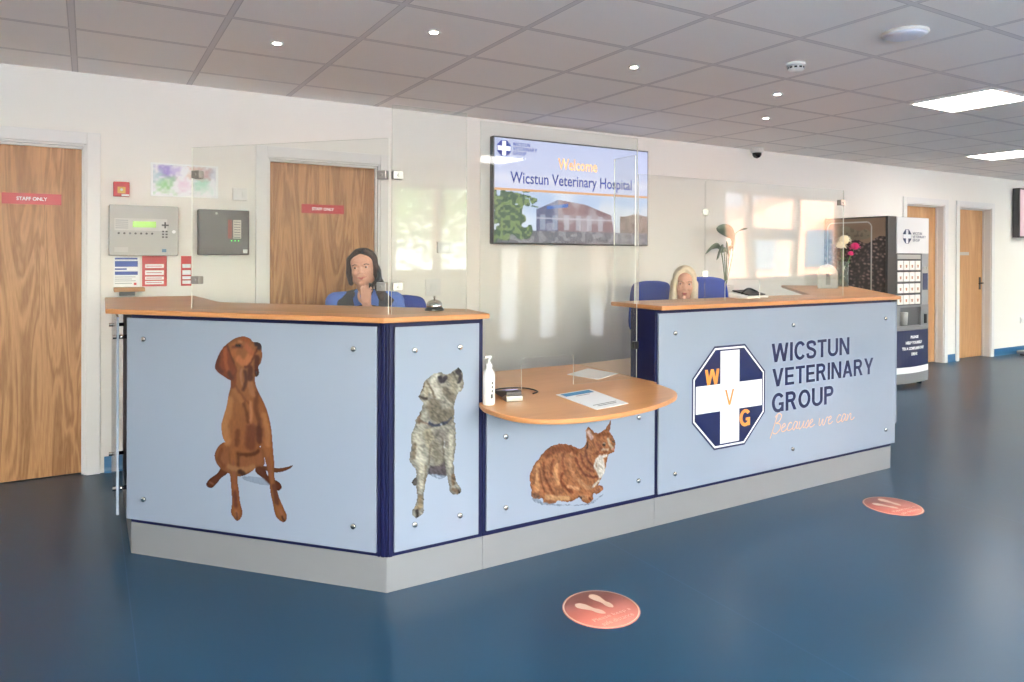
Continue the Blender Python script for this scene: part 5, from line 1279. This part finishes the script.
# the woman on the telephone (left)
M_hair1 = mat('dark_brown_hair', (66, 48, 44), .5, var=.3, vscale=60); M_polo = mat('blue_shirt', (88, 118, 196), .8, var=.08, vscale=30); M_gil = mat('charcoal_gilet', (66, 64, 72), .8, var=.1, vscale=30); M_trs = mat('dark_trousers', (34, 36, 52), .85, var=.1)
L1 = Vector((1.66, 4.55, 0)); rz1 = R_(-14)
def loc1(x, y, z): return Matrix.Rotation(-rz1, 3, 'Z') @ (Vector((x, y, z)) - L1)
hp = loc1(1.528, 4.47, 1.285); H1 = headM(hp, R_(-14), R_(-2), R_(-5)) @ Matrix.Diagonal((1.12, 1.04, 1.0, 1))
nk = loc1(1.565, 4.53, 1.105)
armsP = [(nk + Vector((-.185, .0, -.045)), nk + Vector((-.27, -.12, -.30)), nk + Vector((-.15, -.36, -.345)), (.4, -1, -.05), (0, 0, -1), 1, (.15, .2, .15)),
         (nk + Vector((.190, .0, -.045)), nk + Vector((.235, -.19, -.275)), hp + Vector((.012, -.158, -.235)), (-.06, .10, 1), (.5, .75, -.1), 1, (.75, .9, .6))]
t, body, shp = person('woman in a blue shirt and charcoal gilet holding a telephone to her ear', L1, rz1, nk, H1, armsP, M_skin, M_polo, M_trs, .95)
face_parts(body, H1, M_hair1, 2)
bm = B(); h = lambda x, y, z: H1 @ Vector((x, y, z)); r3_ = H1.to_3x3()
ball(bm, h(0, .034, .042), (.086, .096, .092), 28, 18, rot=r3_); ball(bm, h(0, .075, -.02), (.075, .055, .085), 24, 14, rot=r3_)
for s in (-1, 1):
    capsule(bm, h(s * .020, -.045, .108), h(s * .070, -.028, .060), .018, .018, 12); capsule(bm, h(s * .070, -.026, .060), h(s * .080, .012, -.03), .018, .022, 12)
    capsule(bm, h(s * .080, .020, -.02), h(s * .078, .036, -.14 if s > 0 else -.09), .026, .028 if s > 0 else .018, 12)
capsule(bm, h(.085, .03, -.10), h(.092, .02, -.20), .030, .024, 12)
meshed('hair', bm, M_hair1, t, .005, 4)
bm = B(); N = Vector(nk); P = Vector((0, 0, .565)); q = lambda f: P.lerp(N, f)
ball(bm, q(.30), (.180, .142, .15), 24, 14); ball(bm, q(.62), (.192, .146, .155), 24, 14); ball(bm, q(.80) + Vector((0, .01, 0)), (.192, .130, .110), 24, 14)
for s in (-1, 1): capsule(bm, q(.94) + Vector((s * .060, .0, 0)), q(.94) + Vector((s * .162, -.004, -.026)), .076, .076, 14)
gil = meshed('gilet', bm, M_gil, t, .006, 4)
bm = B()
for s in (-1, 1):
    a = N + Vector((s * .055, -.035, .045)); b_ = N + Vector((s * .012, -.125, -.045)); c_ = N + Vector((s * .075, -.115, -.060)); d_ = N + Vector((s * .088, -.04, .015))
    vs = [bm.verts.new(v) for v in (a, b_, c_, d_)]; vb = [bm.verts.new(v + Vector((0, .006, -.004))) for v in (a, b_, c_, d_)]
    bm.faces.new(vs); bm.faces.new(vb[::-1])
    for j in range(4): bm.faces.new([vs[j], vb[j], vb[(j + 1) % 4], vs[(j + 1) % 4]])
obj('collar', bm, M_polo, shp)
# handset
M3 = Matrix.Rotation(rz1, 3, 'Z'); w1 = lambda v: M3 @ v + L1
p_ear = w1(hp + Vector((.094, -.012, -.005))); p_mouth = w1(hp + Vector((.040, -.128, -.115)))
hs = thing('telephone_handset', 'black telephone handset held by the woman in the gilet', 'telephone', tuple(p_mouth))
bm = B(); d = p_ear - p_mouth; out = (p_ear - w1(hp)); out.z = 0; out.normalize(); mid = d * .5 + out * .030
tube(bm, smooth_pts([tuple(Vector((0, 0, 0))), tuple(mid), tuple(d)], False, 8), .013, 12); obj('grip', bm, M_black, hs)
bm = B(); cyl(bm, -out * .012 - Vector((0, 0, 0)), out * .014, .024, .020); obj('mouthpiece', bm, M_black, hs)
bm = B(); cyl(bm, d - out * .012, d + out * .014, .025, .021); obj('earpiece', bm, M_black, hs)

# the blonde woman (right)
M_hair2 = mat('blonde_hair', (226, 208, 182), .5, var=.12, vscale=70); M_unif = mat('navy_uniform', (40, 46, 72), .8, var=.08, vscale=30)
L2 = Vector((4.10, 3.93, 0)); rz2 = R_(-26)
def loc2(x, y, z): return Matrix.Rotation(-rz2, 3, 'Z') @ (Vector((x, y, z)) - L2)
hp = loc2(3.735, 3.84, 1.172); H2 = headM(hp, R_(-16), R_(2), R_(3))
nk = loc2(3.80, 3.90, .985)
armsP = [(nk + Vector((-.175, .0, -.045)), loc2(3.52, 3.66, .775), hp + Vector((-.075, -.135, -.232)), (.30, .12, 1), (.25, 1, -.1), -1, (1.0, 1.1, .7)),
         (nk + Vector((.175, .0, -.045)), nk + Vector((.21, -.17, -.20)), nk + Vector((.02, -.36, -.205)), (-.7, -.8, 0), (0, 0, -1), -1, (.15, .2, .15))]
t, body, shp = person('woman with long blonde hair resting her hand by her chin behind the right counter', L2, rz2, nk, H2, armsP, M_skin2, M_unif, M_trs, .92)
face_parts(body, H2, mat('light_brow', (150, 118, 96), .6, var=.1), 0)
bm = B(); h = lambda x, y, z: H2 @ Vector((x, y, z)); r3_ = H2.to_3x3()
ball(bm, h(0, .032, .040), (.086, .098, .093), 28, 18, rot=r3_); ball(bm, h(0, .07, -.04), (.075, .055, .10), 24, 14, rot=r3_)
for s in (-1, 1):
    capsule(bm, h(s * .010, -.048, .108), h(s * .056, -.046, .070), .016, .020, 12); capsule(bm, h(s * .056, -.046, .070), h(s * .068, -.036, -.02), .020, .020, 12)
    capsule(bm, h(s * .068, -.034, -.02), h(s * .076, -.030, -.15), .022, .030, 12); capsule(bm, h(s * .070, .02, .0), h(s * .078, .03, -.20), .030, .030, 12)
meshed('hair', bm, M_hair2, t, .005, 4)

# ------------------------------------------------------------------ low cabinet with a pot plant behind the desk
t = thing('low_cabinet', 'low white cabinet against the wall under the pot plant', 'cabinet', (5.25, 4.85, 0))
obj('carcass', box(B(), -.40, .40, -.22, .28, .04, .95), M_white, t, bevel=.003); obj('plinth', box(B(), -.38, .38, -.19, .26, 0, .04), M_dark, t)
for s in (-1, 1):
    dr = obj('cabinet_door', box(B(), *sorted((s * .004, s * .394)), -.238, -.222, .06, .93), M_white, t, bevel=.002)
    obj('door_handle', box(B(), s * .03 - .006, s * .03 + .006, -.255, -.238, .50, .66), M_chrome, dr)
t = thing('pot_plant', 'leafy green pot plant with one broad leaf, standing behind the right screen', 'plant', (5.25, 4.85, .95))
bm = B(); lathe(bm, [(.055, 0), (.075, .13), (.080, .135), (.080, .15), (.070, .15), (.066, .12), (.001, .12)], n=28); obj('pot', bm, mat('pot_white', (220, 216, 210), .4), t)
bm = B(); lathe(bm, [(.066, .120), (.001, .126)], n=20); obj('soil', bm, mat('soil', (60, 46, 38), .95, var=.3, vscale=80), t)
M_leaf = mat('plant_leaf', (96, 110, 90), .5, var=.15, vscale=20); M_stem = mat('plant_stem', (110, 126, 88), .6, var=.1)
def leaf(tip, ctrl, wd, root=(0, 0, .12), along=.45):
    """stem from the pot to where the blade begins, then a folded blade to the tip"""
    pts = [Vector(p) for p in smooth_pts([root, ctrl, tip], False, 10)]; k = int(len(pts) * (1 - along))
    bm = B(); tube(bm, pts[:k + 1], .0032, 7); st = obj('stem', bm, M_stem, t)
    bm = B(); bl = pts[k:]; n = len(bl); L = []
    for i, p in enumerate(bl):
        d = (bl[min(i + 1, n - 1)] - bl[max(i - 1, 0)]).normalized(); s = d.cross(Vector((-.3, 1, .2))).normalized(); f = max(.02, sin(pi * min(1, (i + .3) / (n - .6))) ** .8); up_ = s.cross(d)
        L.append([bm.verts.new(p - s * wd * f + up_ * wd * .25 * f), bm.verts.new(p), bm.verts.new(p + s * wd * f + up_ * wd * .25 * f)])
    for a, b_ in zip(L, L[1:]):
        for j in (0, 1): f = bm.faces.new([a[j], a[j + 1], b_[j + 1], b_[j]]); f.smooth = True
    o = obj('leaf', bm, M_leaf, t); md = o.modifiers.new('s', 'SOLIDIFY'); md.thickness = .0015
for tip, ctrl, wd, al in [((-.125, 0, .69), (.09, -.02, .60), .060, .62), ((-.27, 0, .445), (-.08, .0, .52), .020, .55), ((-.14, -.02, .385), (-.05, -.02, .50), .022, .6), ((-.08, .02, .40), (-.03, .0, .52), .020, .5),
                          ((-.16, .03, .50), (-.05, .02, .48), .018, .5), ((.30, 0, .70), (.10, .0, .60), .010, .3), ((-.02, -.03, .57), (.02, -.02, .42), .022, .5), ((.12, .02, .52), (.04, .02, .44), .024, .5), ((-.10, -.04, .46), (-.03, -.04, .46), .026, .5)]:
    leaf(tip, ctrl, wd, along=al)
